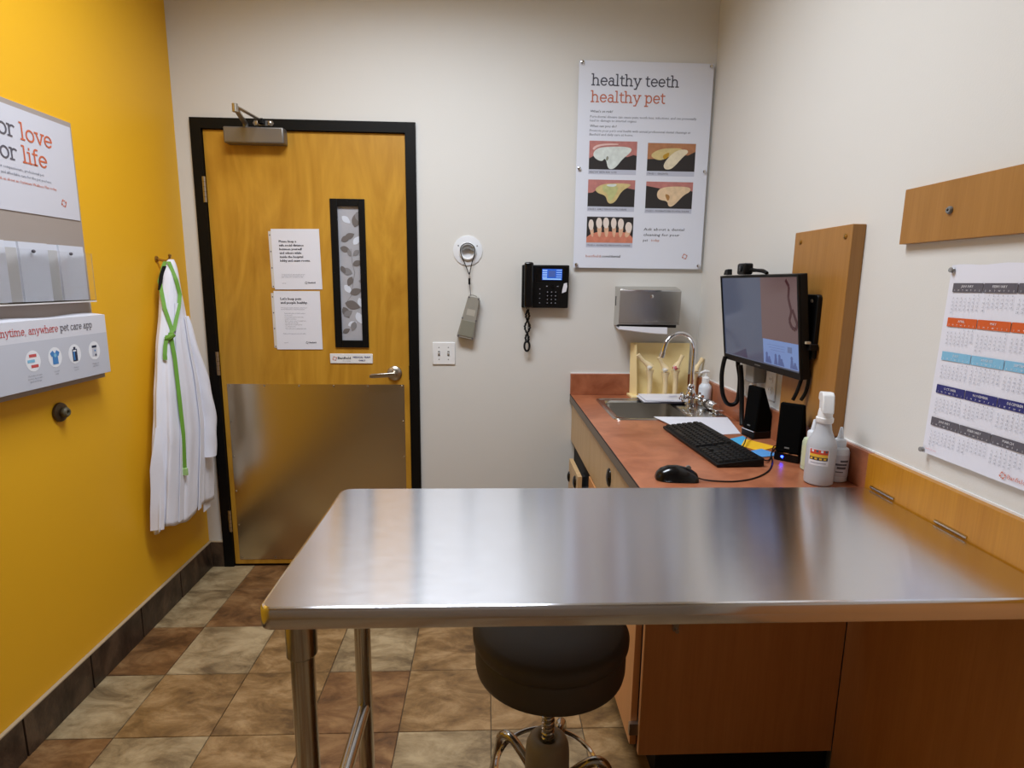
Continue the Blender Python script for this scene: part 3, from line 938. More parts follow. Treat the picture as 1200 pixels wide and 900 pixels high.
s.serif('title', 'healthy teeth', 0.060, 0.104, 0.00625, 0.82, sx=0.407 / (serif_len('healthy teeth') * 0.00625))
s.serif('or', 'healthy pet', 0.059, 0.176, 0.00625, 0.82, sx=0.348 / (serif_len('healthy pet') * 0.00625))
s.text('ink', "What's at risk?", 0.057, 0.222, 0.0105, slant=0.15, width=0.105)
s.text('grey', 'Periodontal disease can cause pain, tooth loss, infections, and can potentially', 0.057, 0.245, 0.0105, width=0.50, slant=0.15)
s.text('grey', 'lead to damage to internal organs.', 0.057, 0.262, 0.0105, width=0.22, slant=0.15)
s.text('ink', 'What can you do?', 0.057, 0.286, 0.0105, slant=0.15, width=0.125)
s.text('grey', "Promote your pet's oral health with annual professional dental cleanings at", 0.057, 0.306, 0.0105, width=0.475, slant=0.15)
s.text('grey', 'Banfield and daily care at home.', 0.057, 0.323, 0.0105, width=0.205, slant=0.15)
PH = [(0.059, 0.284, 0.346, 0.473, 'HEALTHY TEETH AND GUMS'), (0.335, 0.563, 0.350, 0.475, 'STAGE 1 - GINGIVITIS'), (0.059, 0.283, 0.519, 0.641, 'STAGE 2 - EARLY PERIODONTAL DISEASE'), (0.336, 0.561, 0.523, 0.645, 'STAGE 3 - MODERATE PERIODONTAL DISEASE'), (0.059, 0.283, 0.688, 0.808, 'STAGE 4 - ADVANCED PERIODONTAL DISEASE')]


NPIC = [0]


def pic(key, i, pts, k):
    u0, u1, v0, v1, _ = PH[i]
    NPIC[0] += 1
    if not key.startswith(('gum', 'coral')) or key == 'gumhi':
        for _ in range(2):                      # round the outline
            pts = [q for a, b in zip(pts, pts[1:] + pts[:1]) for q in ((a[0] * .75 + b[0] * .25, a[1] * .75 + b[1] * .25), (a[0] * .25 + b[0] * .75, a[1] * .25 + b[1] * .75))]
    s.poly(key + '#%d' % NPIC[0], list(reversed([(u0 + (u1 - u0) * p[0], v0 + (v1 - v0) * p[1]) for p in pts])), k)


for i, p in enumerate(PH):
    s.rect('photo#%d' % i, *p[:4], 1)
    s.rect('band#%d' % i, p[0] - 0.001, p[1], p[3], p[3] + 0.022, 1)
    s.text('ink', p[4], p[0] + 0.003, p[3] + 0.016, 0.0078, width=(0.13, 0.1, 0.185, 0.21, 0.21)[i])
# gum, tooth and tartar shapes of the five close-up photos (u, v in the picture)
pic('gum', 0, [(0, 0), (1, 0), (1, .5), (.93, .47), (.8, .55), (.5, .45), (.12, .5), (0, .62)], 2)
pic('gumhi', 0, [(.06, .28), (.12, .16), (.3, .09), (.6, .08), (.62, .13), (.3, .15), (.15, .23), (.1, .33)], 3)
pic('tooth', 0, [(.10, .36), (.2, .24), (.4, .2), (.75, .18), (.9, .25), (.86, .4), (.7, .62), (.6, .86), (.5, 1.0), (.4, .96), (.37, .72), (.33, .6), (.28, .72), (.16, .66), (.08, .52)], 4)
pic('shade', 0, [(.38, .5), (.42, .6), (.37, .72), (.35, .62)], 5)
pic('gum2', 1, [(0, 0), (1, 0), (1, .28), (.85, .42), (.6, .4), (.3, .55), (0, .58)], 2)
pic('tartar', 1, [(.05, .42), (.25, .2), (.6, .16), (.75, .2), (.62, .38), (.42, .5), (.3, .62), (.15, .58)], 3)
pic('tooth2', 1, [(.48, .42), (.62, .24), (.8, .2), (.86, .3), (.74, .48), (.56, .86), (.46, .95), (.36, .92), (.34, .74)], 4)
pic('amber', 1, [(.3, .45), (.46, .3), (.44, .48), (.36, .6)], 5)
pic('gum', 2, [(0, 0), (1, 0), (1, .35), (.85, .3), (.55, .2), (.25, .3), (.1, .48), (0, .5)], 2)
pic('tartar', 2, [(.14, .34), (.3, .16), (.6, .12), (.92, .14), (.88, .24), (.72, .4), (.6, .8), (.5, .9), (.42, .84), (.38, .58), (.2, .5)], 3)
pic('green', 2, [(.3, .2), (.55, .2), (.66, .3), (.52, .78), (.44, .8), (.42, .5), (.32, .42)], 4)
pic('tooth', 2, [(.36, .18), (.62, .14), (.58, .25), (.44, .26)], 5)
pic('gum', 3, [(0, 0), (1, 0), (1, .35), (.8, .2), (.3, .25), (0, .16)], 2)
pic('bone', 3, [(.24, .38), (.32, .22), (.6, .16), (.94, .18), (.96, .34), (.8, .5), (.66, .8), (.56, .94), (.49, .9), (.47, .72), (.3, .68), (.24, .56)], 3)
pic('tan', 3, [(.4, .44), (.52, .5), (.5, .7), (.46, .7)], 4)
pic('coral', 4, [(0, .8), (.1, .66), (.25, .58), (.4, .6), (.5, .56), (.65, .6), (.8, .58), (.95, .7), (1, .8), (1, 1), (0, 1)], 2)
for (a, b, c, d) in ((.03, .1, .12, -.02), (.19, .03, .14, 0), (.34, .02, .14, 0), (.51, .03, .13, 0), (.66, .05, .14, .02), (.82, .18, .16, .06)):
    pic('root', 4, [(a + .02, b + .3), (a + c, b + .3), (a + c - .02 - d, .78), (a + .06 - d, .78)], 3)
    pic('tooth3', 4, [(a, b + .2), (a + c * .2, b + .03), (a + c * .5, b), (a + c * .85, b + .05), (a + c, b + .22), (a + c * .8, b + .42), (a + c * .25, b + .42)], 4)
for i, tx in enumerate(['Ask about a dental', 'cleaning for your', 'pet ']):
    s.text('ink', tx, 0.334, 0.748 + i * 0.0255, 0.0125, width=(0.197, 0.176, None)[i], slant=0.12)
s.text('or', 'today.', 0.372, 0.799, 0.0125, slant=0.12)
s.text('or', 'banfield', 0.059, 0.877, 0.0118, width=0.072)
s.text('ink', '.com/dental', 0.133, 0.877, 0.0118, width=0.093, bold=0.0006)
s.logo('or', 0.542, 0.868, 0.0135)
s.finish(po, {'title': ('title_lettering', M_TITLE), 'ink': ('printed_text', M_INK), 'or': ('orange_lettering', M_CORAL), 'grey': ('body_text', M_INKG), 'photo': ('photo_print', mat('photo black', (44, 40, 40), 0.5)), 'band': ('caption_band', mat('caption band', (190, 194, 210), 0.5)),
                  'gum': ('gum_print', mat('gum pink', (186, 122, 116), 0.5, noise=0.28, nscale=45)), 'gumhi': ('gum_highlight_print', mat('gum light', (226, 190, 184), 0.5)), 'gum2': ('gum_print', mat('gum orange', (176, 122, 86), 0.5, noise=0.28, nscale=45)), 'tooth': ('tooth_print', mat('tooth white', (214, 222, 218), 0.5, noise=0.28, nscale=45)),
                  'shade': ('tooth_shade_print', mat('tooth shade', (140, 140, 126), 0.5)), 'tartar': ('tooth_print', mat('tartar yellow', (206, 186, 130), 0.5, noise=0.28, nscale=45)), 'tooth2': ('tooth_print', mat('tooth cream', (226, 214, 186), 0.5, noise=0.28, nscale=45)), 'amber': ('stain_print', mat('stain amber', (186, 142, 40), 0.5)),
                  'green': ('stain_print', mat('stain green', (188, 190, 132), 0.5, noise=0.28, nscale=45)), 'bone': ('tooth_print', mat('tooth bone', (224, 196, 160), 0.5, noise=0.28, nscale=45)), 'tan': ('stain_print', mat('stain tan', (170, 124, 70), 0.5)), 'coral': ('gum_print', mat('gum coral', (206, 128, 104), 0.5, noise=0.28, nscale=45)),
                  'root': ('root_print', mat('root peach', (218, 176, 146), 0.5, noise=0.28, nscale=45)), 'tooth3': ('tooth_print', mat('tooth pale', (230, 216, 206), 0.5))})
for (a, b) in ((0.014, 0.010), (pw - 0.014, 0.012), (0.014, 0.472), (pw - 0.014, 0.474), (0.014, ph - 0.014), (pw - 0.014, ph - 0.016)):
    MB().lathe([(0.006, -0.0155), (0.006, 0.003), (0.0085, 0.004), (0.008, 0.008), (0.004, 0.0095)], (1.838 + a, -0.0165, pz1 - b), 16, (0, -1, 0)).build('standoff', M_CHROME, po)

# desk phone on the wall
pn = thing('wall_phone', (1.70, -0.03, 1.345), 'black desk phone mounted on the cream wall beside the poster', 'phone')
pv = MB().prism([(0, 0), (0.035, 0), (0.062, 0.205), (0, 0.205)], (1.592, -0.001, 1.345), (0, -1, 0), (0, 0, 1), -0.222)
body = MB()
body.add([(1.590, -0.001, 1.345), (1.814, -0.001, 1.345), (1.814, -0.001, 1.548), (1.590, -0.001, 1.548), (1.590, -0.042, 1.345), (1.814, -0.042, 1.345), (1.814, -0.058, 1.548), (1.590, -0.058, 1.548)], [(0, 1, 2, 3), (7, 6, 5, 4), (0, 4, 5, 1), (1, 5, 6, 2), (2, 6, 7, 3), (3, 7, 4, 0)])
body.build('body', M_BLKP, pn, bevel=0.004)
hs = MB().box(1.598, 1.641, -0.088, -0.0575, 1.348, 1.560).build('handset', M_BLKG, pn, bevel=0.009, seg=3)
pdir = Vector((0, -0.016, 0.203)).normalized()
s = Sheet((1.590, -0.058, 1.548), (1, 0, 0), pdir, 0.0006)
s.rect('bez', 0.066, 0.218, 0.01, 0.078, 1)
s.rect('scr', 0.094, 0.190, 0.018, 0.070, 3)
for i in range(4):
    s.rect('ui', 0.096, 0.118, 0.022 + i * 0.0105, 0.0285 + i * 0.0105, 4)
    s.rect('ui', 0.162, 0.188, 0.022 + i * 0.0105, 0.0255 + i * 0.0105, 4)
s.rect('ui2', 0.098, 0.186, 0.0635, 0.0675, 4)
s.rect('ui3', 0.124, 0.158, 0.026, 0.056, 4)
s.poly('lab', list(reversed([(0.200, 0.086), (0.214, 0.082), (0.217, 0.1), (0.212, 0.124), (0.192, 0.132), (0.194, 0.112)])), 3)
for a in range(3):
    for b in range(4):
        s.rect('key', 0.121 + a * 0.0195, 0.1245 + a * 0.0195, 0.125 + b * 0.0175, 0.129 + b * 0.0175, 3)
for b in range(4):
    s.rect('key', 0.083, 0.088, 0.112 + b * 0.022, 0.1145 + b * 0.022, 3)
s.rect('key', 0.115, 0.122, 0.098, 0.101, 3)
s.rect('key', 0.167, 0.174, 0.098, 0.101, 3)
s.disc('ring', 0.147, 0.102, 0.010, 2)
s.finish(pn, {'bez': ('screen_bezel', M_BLKG), 'scr': ('screen', mat('lit phone screen', (40, 90, 190), 0.2, emit=(46, 92, 190), es=0.5)), 'ui': ('screen_icons', mat('lit icons', (150, 185, 235), 0.3, emit=(120, 160, 225), es=0.5)), 'ui2': ('screen_bar', mat('lit bar', (170, 215, 245), 0.3, emit=(160, 205, 240), es=0.55)), 'ui3': ('screen_window', mat('lit window', (60, 80, 140), 0.3, emit=(60, 84, 150), es=0.6)), 'lab': ('paper_label', M_WHITE), 'key': ('key_print', M_INKL), 'ring': ('navigation_key', M_BLKG)})
for a in range(3):
    for b in range(4):
        c_ = Vector(s.P(0.122 + a * 0.0195, 0.129 + b * 0.0175, 1))
        MB().box(c_.x - 0.0075, c_.x + 0.0075, c_.y - 0.0008, c_.y + 0.003, c_.z - 0.0055, c_.z + 0.0055).build('key', M_BLKG, pn)
cdp = []
for i in range(120):
    t = i / 119
    z = 1.335 - 0.16 * t
    cdp.append((1.617 + 0.010 * math.sin(t * 9) + 0.0045 * math.cos(i * 1.9), -0.035 + 0.0045 * math.sin(i * 1.9), z))
cr = MB().tube([(1.612, -0.045, 1.350), (1.614, -0.04, 1.342)] + cdp, 0.0022, 5)
cdp2 = [(1.622 - 0.010 * math.sin(i / 119 * 9) + 0.0045 * math.cos(i * 1.9), -0.028 + 0.0045 * math.sin(i * 1.9), 1.335 - 0.16 * i / 119) for i in range(120)]
lp = [(1.619 + 0.0125 * math.sin(a), -0.032, 1.158 + 0.024 * math.cos(a)) for a in [PI * 2 * k / 60 for k in range(60)]]
cr.tube(cdp2 + [(1.626, -0.03, 1.345)], 0.0022, 5)
cr.tube(lp, 0.0052, 8, closed=True)
cr.build('coiled_cord', M_BLKP, pn)

# light switch
sw = thing('light_switch', (1.21, 0, 1.06), 'white double light switch plate beside the door', 'light switch')
MB().box(1.155, 1.266, -0.006, -0.0003, 1.060, 1.171).build('plate', M_WHITE2, sw, bevel=0.003)
for q in (1.187, 1.233):
    MB().box(q - 0.005, q + 0.005, -0.0068, -0.006, 1.103, 1.128).build('slot', M_GREYP, sw)
    MB().prism([(0, 0), (0.010, 0.010), (0.010, 0.014), (0, 0.012)], (q - 0.0035, -0.0066, 1.108), (0, -1, 0), (0, 0, 1), -0.007).build('toggle', M_WHITE2, sw)
    for zz in (1.086, 1.145):
        MB().lathe([(0.003, 0), (0.001, 0.001)], (q, -0.006, zz), 10, (0, -1, 0)).build('screw', M_GREYP, sw)

# clicker hanging from a ring hook
hk = thing('ring_hook', (1.329, 0, 1.54), 'clear round plastic hook plate with eight sides on the cream wall', 'hook')
MB().lathe([(0.071, 0.0003), (0.071, 0.004), (0.068, 0.005), (0.001, 0.005)], (1.329, 0, 1.612), 16, (0, -1, 0)).build('plate', mat('clear white plastic', (226, 228, 232), 0.2), hk)
MB().tube([(1.329 + 0.036 * math.cos(a), -0.010, 1.608 + 0.036 * math.sin(a)) for a in [2 * PI * i / 40 for i in range(40)]], 0.006, 8, closed=True).build('ring', M_WHITE2, hk)
for q in (-0.045, 0.045):
    MB().lathe([(0.0035, 0), (0.003, 0.0012), (0.001, 0.002)], (1.329 + q, -0.005, 1.635), 10, (0, -1, 0)).build('screw', M_GREYP, hk)
MB().prism(arc(0, -0.012, 0.034, 0.034, 35, 145, 10) + list(reversed(arc(0, -0.012, 0.024, 0.024, 35, 145, 10))), (1.329, -0.010, 1.608), (1, 0, 0), (0, 0, 1), 0.014).build('hook_lip', M_GREYP, hk)
ck = thing('pointer_remote', (1.335, -0.01, 1.19), 'grey plastic handheld remote hanging by a black cord', 'remote')
ang = math.radians(12)
Mr = Matrix.Translation((1.339, -0.022, 1.30)) @ Matrix.Rotation(ang, 4, 'Y')
M_REM = mat('grey green plastic', (148, 144, 134), 0.5, noise=0.05, nscale=60)
rb = MB(Mr)
rb.prism([(-0.026, 0.098), (0.027, 0.098), (0.030, 0.085), (0.036, -0.02), (0.042, -0.105), (0.036, -0.110), (-0.036, -0.110), (-0.042, -0.105), (-0.036, -0.02), (-0.028, 0.085)], (0, 0.012, 0), (1, 0, 0), (0, 0, 1), 0.030)
rb.build('case', M_REM, ck, bevel=0.004)
MB(Mr).box(-0.033, 0.033, -0.0205, -0.018, -0.098, -0.022).build('battery_cover', mat('grey plastic cover', (132, 130, 116), 0.5), ck, bevel=0.001)
MB(Mr).box(0.028, 0.033, -0.012, 0.006, 0.02, 0.085).build('side_grip', mat('grey plastic cover', (132, 130, 116)), ck)
MB(Mr).box(-0.018, 0.022, -0.0185, -0.018, 0.005, 0.035).build('worn_label', mat('worn label', (176, 170, 158), 0.6), ck)
for a, b in ((-0.022, 0.09), (0.024, 0.09), (-0.033, -0.014), (0.033, -0.014), (-0.034, -0.1), (0.034, -0.1)):
    MB(Mr).lathe([(0.004, 0), (0.004, 0.001), (0.001, 0.0012)], (a, -0.0181, b), 10, (0, -1, 0)).build('screw', M_DKGREY, ck)
MB().tube([(1.336, -0.02, 1.50), (1.320, -0.017, 1.54), (1.296, -0.02, 1.60), (1.300, -0.022, 1.632), (1.329, -0.024, 1.646), (1.358, -0.022, 1.632), (1.362, -0.02, 1.60), (1.348, -0.017, 1.55), (1.338, -0.02, 1.50)], 0.0022, 6, sub=5).build('loop_cord', M_BLKP, ck)
MB().tube([(1.337, -0.02, 1.51), (1.338, -0.022, 1.45), (1.345, -0.025, 1.395)], 0.0016, 6).build('cord', M_DKGREY, ck)
MB().cyl((1.3375, -0.021, 1.452), (1.337, -0.02, 1.482), 0.005, 10).build('cord_bead', M_BLKP, ck)
MB().tube([(1.335, -0.022, 1.392), (1.34, -0.022, 1.402), (1.356, -0.022, 1.402), (1.372, -0.022, 1.396), (1.374, -0.022, 1.388)], 0.0016, 6).build('wire_bail', M_NICKEL, ck)

# paper towel dispenser
dp = thing('towel_dispenser', (2.19, -0.05, 1.255), 'stainless paper towel dispenser on the wall above the sink', 'dispenser')
DA, DB = 2.050, 2.338
bz0, bz1 = 1.262, 1.452
db = MB()
prof = [(0.0005, bz0), (0.0005, bz1), (0.045, bz1), (0.115, bz1 - 0.012), (0.118, bz1 - 0.022), (0.113, bz0 + 0.022), (0.105, bz0 + 0.012), (0.02, bz0)]
db.add([(DA, -p[0], p[1]) for p in prof] + [(DB, -p[0], p[1]) for p in prof], [tuple(range(8)), tuple(reversed(range(8, 16)))] + [(i, 8 + i, 8 + (i + 1) % 8, (i + 1) % 8) for i in range(8)])
db.build('case', M_STEELH, dp, bevel=0.002)
MB().add([(DA - .002, -0.1185, bz1 - 0.02), (DB + .002, -0.1185, bz1 - 0.02), (DB + .002, -0.1135, bz0 + 0.02), (DA - .002, -0.1135, bz0 + 0.02), (DA - .002, -0.1215, bz1 - 0.02), (DB + .002, -0.1215, bz1 - 0.02), (DB + .002, -0.1165, bz0 + 0.02), (DA - .002, -0.1165, bz0 + 0.02)], [(0, 1, 2, 3), (7, 6, 5, 4), (0, 4, 5, 1), (1, 5, 6, 2), (2, 6, 7, 3), (3, 7, 4, 0)]).build('front_door', M_STEELH, dp)
MB().box(DA - .002, DB + .002, -0.123, -0.112, bz1 - 0.021, bz1 - 0.0165).build('top_lip', M_CHROME, dp)
MB().box(DA - .002, DB + .002, -0.121, -0.104, bz0 + 0.012, bz0 + 0.019).build('bottom_lip', M_STEELH, dp)
MB().lathe([(0.008, 0), (0.008, 0.003), (0.004, 0.005)], (2.20, -0.1215, bz1 - 0.045), 14, (0, -1, 0)).build('lock', M_CHROME, dp)
MB().box(DA - 0.0005, DA + 0.001, -0.035, -0.02, 1.36, 1.405).build('level_slot', M_INTER, dp)
MB().box(DA + 0.01, DB - 0.008, -0.104, -0.02, bz0 - 0.003, bz0 + 0.011).build('slot_opening', M_INTER, dp)
tw = MB()
R = []
for i in range(15):
    t = i / 14
    x = DA + 0.002 + t * 0.232
    dip = 0.012 * math.sin(t * 2.2) + 0.012 * t ** 2
    R.append([(x, -0.115, bz0 + 0.004 - 0.2 * dip), (x, -0.118, bz0 - 0.010 - dip), (x, -0.111, bz0 - 0.014 - dip), (x, -0.04, bz0 - 0.005), (x, -0.04, bz0 - 0.003), (x, -0.110, bz0 - 0.008 - dip * .6)])
tw.rings(R)
tag(tw.build('paper_towel', M_WHITE), 'folded white paper towel sticking out of the steel dispenser', 'paper towel')

# ------------------------------------------------------------------ joint models on the worktop
bn = thing('bone_display', (2.30, -0.07, CZ), 'cream plastic display with four knee joint models behind the faucet', 'anatomy model')
M_BONE = mat('cream plastic', (242, 222, 166), 0.45)
M_BONEL = mat('ivory bone plastic', (238, 216, 172), 0.4)
M_LIG = mat('white ligament', (226, 222, 214), 0.4)
MB().box(2.125, 2.45, -0.125, -0.025, CZ, CZ + 0.012).build('base', M_BONE, bn, bevel=0.002)
bp_ = MB()
bp_.add([(2.135, -0.045, CZ + 0.012), (2.425, -0.045, CZ + 0.012), (2.430, -0.028, 1.178), (2.133, -0.028, 1.178), (2.135, -0.039, CZ + 0.012), (2.425, -0.039, CZ + 0.012), (2.430, -0.022, 1.178), (2.133, -0.022, 1.178)], [(3, 2, 1, 0), (4, 5, 6, 7), (0, 1, 5, 4), (1, 2, 6, 5), (2, 3, 7, 6), (3, 0, 4, 7)])
bp_.build('back_plate', M_BONE, bn)
MB().add([(2.135, -0.045, CZ + 0.012), (2.158, -0.095, CZ + 0.012), (2.150, -0.075, 1.172), (2.133, -0.028, 1.178), (2.138, -0.043, CZ + 0.012), (2.161, -0.093, CZ + 0.012), (2.153, -0.073, 1.172), (2.137, -0.028, 1.178)], [(3, 2, 1, 0), (4, 5, 6, 7), (0, 1, 5, 4), (1, 2, 6, 5), (2, 3, 7, 6), (3, 0, 4, 7)]).build('side_flap', M_BONE, bn)
for (bx, by, tx, kz, kind) in ((2.215, -0.10, -0.062, 1.066, 0), (2.292, -0.10, -0.035, 1.054, 1), (2.342, -0.10, 0.03, 1.064, 2), (2.432, -0.11, 0.036, 1.052, 3)):
    j = MB().tube([(bx + tx, by, kz + 0.062), (bx + tx * .55, by, kz + 0.032), (bx + tx * .15, by, kz + 0.012), (bx, by - 0.002, kz)], [0.011, 0.009, 0.016, 0.021], 10, sub=3).build('thigh_bone', M_BONEL, bn)
    MB().tube([(bx, by, kz - 0.012), (bx, by, kz - 0.028), (bx + .002, by, kz - 0.06), (bx + .003, by, CZ + 0.012)], [0.022, 0.017, 0.011, 0.013], 10, sub=3).build('shin_bone', M_BONEL, bn)
    MB().tube([(bx + 0.012, by, kz - 0.02), (bx + 0.013, by, kz - 0.06), (bx + 0.012, by, CZ + 0.012)], 0.003, 6).build('calf_bone', M_BONEL, j)
    MB().lathe([(0.001, -0.012), (0.011, -0.008), (0.015, 0), (0.011, 0.008), (0.001, 0.012)], (bx - 0.004, by - 0.008, kz + 0.002), 12).build('knee_cap', [M_LIG, M_LIG, mat('inflamed red plastic', (200, 90, 100), 0.4), M_BONEL][kind], j)
    MB().tube([(bx - 0.012, by - 0.012, kz + 0.014), (bx - 0.014, by - 0.016, kz), (bx - 0.008, by - 0.014, kz - 0.02)], 0.0025, 6).build('ligament', M_LIG, j)

# soap bottle
so = thing('soap_bottle', (2.426, -0.275, CZ + 0.006), 'translucent white pump soap bottle beside the faucet', 'bottle')
M_HDPE = mat('translucent white plastic', (222, 228, 236), 0.35)
MB().lathe([(0.027, 0), (0.029, 0.004), (0.029, 0.075), (0.027, 0.088), (0.016, 0.1), (0.0145, 0.104)], (2.426, -0.275, CZ + 0.006), 28).build('body', M_HDPE, so)
MB().lathe([(0.0165, 0.1), (0.0165, 0.124), (0.009, 0.13), (0.005, 0.131), (0.005, 0.15)], (2.426, -0.275, CZ + 0.006), 20).build('collar', M_WHITE2, so)
MB().tube([(2.440, -0.273, CZ + 0.158), (2.422, -0.275, CZ + 0.160), (2.405, -0.278, CZ + 0.156), (2.396, -0.28, CZ + 0.151)], [0.005, 0.007, 0.005, 0.004], 8, sub=3).build('pump_head', M_WHITE2, so)

# papers by the sink: clipboard with a few sheets
cb = tag(MB().box(2.145, 2.375, -0.272, -0.15, CZ + 0.0085, CZ + 0.0115).build('clipboard', mat('dark clipboard', (52, 48, 60), 0.4)), 'dark clipboard under white papers at the back of the sink', 'clipboard')
for i, (a, b, r) in enumerate(((2.150, -0.262, 0.03), (2.162, -0.258, -0.05), (2.158, -0.256, 0.01))):
    M = Matrix.Translation((a, b, CZ + 0.012 + i * 0.0035)) @ Matrix.Rotation(r, 4, 'Z')
    p = MB(M)
    p.rings([[(0, yy, 0.004 * (yy / 0.13) ** 2), (0.208, yy, 0.004 * (yy / 0.13) ** 2), (0.208, yy, 0.004 * (yy / 0.13) ** 2 + 0.003), (0, yy, 0.004 * (yy / 0.13) ** 2 + 0.003)] for yy in [0.13 * q / 6 for q in range(7)]])
    o = p.build('paper_stack', M_WHITE)
    tag(o, ['lowest sheaf of white paper on the clipboard', 'middle sheaf of white paper on the clipboard', 'top sheaf of white paper on the clipboard, with a purple printed line'][i], 'paper', 'papers on the clipboard')
    if i == 2:
        s = Sheet(M @ Vector((0, 0.13, 0.0075)), M.to_3x3() @ Vector((1, 0, 0)), M.to_3x3() @ Vector((0, 1, 0)), 0.0008)
        s.rect('v', 0.13, 0.17, 0.058, 0.066, 1)
        s.finish(o, {'v': ('printed_line', mat('violet print', (126, 116, 170), 0.6))})

# chrome cylinder torch lying by the splashback
ot = thing('chrome_cylinder', (2.40, -0.42, CZ), 'short chrome cylinder lying by the splashback below the cable loop', 'metal cylinder')
MB().lathe([(0.019, 0), (0.021, 0.004), (0.021, 0.075), (0.018, 0.08), (0.018, 0.1), (0.016, 0.103)], (2.408, -0.335, CZ + 0.0265), 24, (0.1, -1, 0.0)).build('barrel', M_CHROME, ot)
MB().lathe([(0.0225, 0), (0.0225, 0.016)], (2.4105, -0.36, CZ + 0.0265), 24, (0.1, -1, 0)).build('grip', mat('dark grip', (90, 84, 80), 0.3, metal=0.6), ot)
MB().box(2.400, 2.440, -0.475, -0.435, CZ + 0.003, CZ + 0.022).build('clip', M_CHROME, ot, bevel=0.004)

# large loose sheet near the keyboard
sh_ = MB()
sh_.add([(2.116, -0.535, CZ + 0.0085), (2.190, -0.815, CZ + 0.0018), (2.376, -0.782, CZ + 0.0018), (2.424, -0.545, CZ + 0.0085)] + [(2.116, -0.535, CZ + 0.0070), (2.190, -0.815, CZ + 0.0002), (2.376, -0.782, CZ + 0.0002), (2.424, -0.545, CZ + 0.0070)], [(0, 1, 2, 3), (7, 6, 5, 4), (0, 4, 5, 1), (1, 5, 6, 2), (2, 6, 7, 3), (3, 7, 4, 0)])
tag(sh_.build('loose_paper', M_WHITE), 'large blank white sheet lying between the sink and the keyboard', 'paper')

# ------------------------------------------------------------------ keyboard and mouse
ang = math.atan2(-0.492, 0.022)
kc = Vector((2.188, -0.943, CZ + 0.0022))
Mk = Matrix.Translation(kc) @ Matrix.Rotation(math.radians(-87.2), 4, 'Z')
kb = thing('keyboard', kc, 'black computer keyboard on the worktop', 'keyboard', M=Matrix.Rotation(math.radians(-87.2), 4, 'Z'))
kL, kW = 0.475, 0.150
MB(Mk).prism([(-kW / 2, 0), (kW / 2, 0), (kW / 2, 0.026), (kW / 2 - .03, 0.023), (-kW / 2, 0.010)], (-kL / 2, 0, 0), (0, 1, 0), (0, 0, 1), kL).build('base', M_BLKP, kb, bevel=0.003)
ks = MB(Mk)
slope = (0.023 - 0.010) / (kW - 0.03)
pitch = 0.0192
for r_ in range(6):
    yy = -kW / 2 + 0.016 + r_ * 0.0205 + (0.004 if r_ == 5 else 0)
    zz = 0.0105 + slope * (yy + kW / 2)
    xk = -kL / 2 + 0.008
    while xk < kL / 2 - 0.02:
        g = xk + kL / 2
        wk = pitch
        if r_ == 0 and 0.08 < g < 0.1:
            wk = pitch * 5
        if not (0.292 < g < 0.300 or 0.364 < g < 0.371) and not (r_ in (1, 2) and 0.300 < g < 0.362 and (r_ == 2 or g < 0.315 or g > 0.335)):
            x0, x1 = xk + 0.001, xk + wk - 0.001
            ks.rings([[(x0, yy - .0085, zz), (x1, yy - .0085, zz), (x1, yy + .0085, zz + .0015), (x0, yy + .0085, zz + .0015)], [(x0 + .002, yy - .006, zz + .0055), (x1 - .002, yy - .006, zz + .0055), (x1 - .002, yy + .007, zz + .0065), (x0 + .002, yy + .007, zz + .0065)]])
        xk += wk
o = ks.build('keys', mat('black key caps', (15, 15, 16), 0.42, spec=0.3), kb)
o['kind'] = 'stuff'
ms = thing('computer_mouse', (1.963, -1.262, CZ), 'black computer mouse at the near end of the worktop', 'mouse')
Mm = Matrix.Translation((1.966, -1.285, CZ + 0.0005)) @ Matrix.Rotation(math.radians(-8), 4, 'Z') @ Matrix.Scale(1.06, 4)
mm = MB(Mm)
R = []
for (t, hw, hh) in ((-1, .012, .010), (-.93, .021, .019), (-.75, .028, .029), (-.4, .0325, .037), (0, .032, .038), (.4, .030, .034), (.75, .028, .026), (.95, .024, .018), (1, .018, .010)):
    R.append([(t * 0.056, hw * math.cos(a) * (1.0 if math.sin(a) < .2 else .96), 0.001 + max(0, hh * math.sin(a) ** .8 if math.sin(a) > 0 else 0)) for a in [PI * q / 10 for q in range(11)]])
mm.rings(R)
mm.build('body', M_BLKG, ms, sharp=60)
MB(Mm).cyl((0.030, -0.0035, 0.033), (0.030, 0.0035, 0.033), 0.007, 14).build('wheel', M_GREYP, ms)
MB().tube([(2.022, -1.292, 0.922), (2.04, -1.298, 0.918), (2.07, -1.306, 0.9165), (2.126, -1.31, 0.9165), (2.195, -1.283, 0.9165), (2.265, -1.222, 0.9165), (2.319, -1.139, 0.9165), (2.365, -1.04, 0.9165), (2.41, -0.98, 0.9165)], 0.0022, 6, sub=6).build('cord', M_BLKP, ms)
kcb = tag(MB().tube([(2.285, -1.125, 0.93), (2.30, -1.135, 0.922), (2.331, -1.10, 0.9165), (2.372, -1.03, 0.9175), (2.40, -0.985, 0.924), (2.435, -0.95, 0.9165)], 0.002, 6, sub=6).build('keyboard_cable', M_BLKP), 'thin black cable curling from the keyboard to the speakers', 'cable')
kcc = tag(MB().tube([(2.29, -0.985, 0.9185), (2.31, -0.96, 0.93), (2.345, -0.90, 0.935), (2.385, -0.86, 0.9165), (2.43, -0.83, 0.9165)], 0.0018, 6, sub=6).build('thin_cable', M_BLKP), 'thin black cable lying across the yellow sticky note', 'cable')

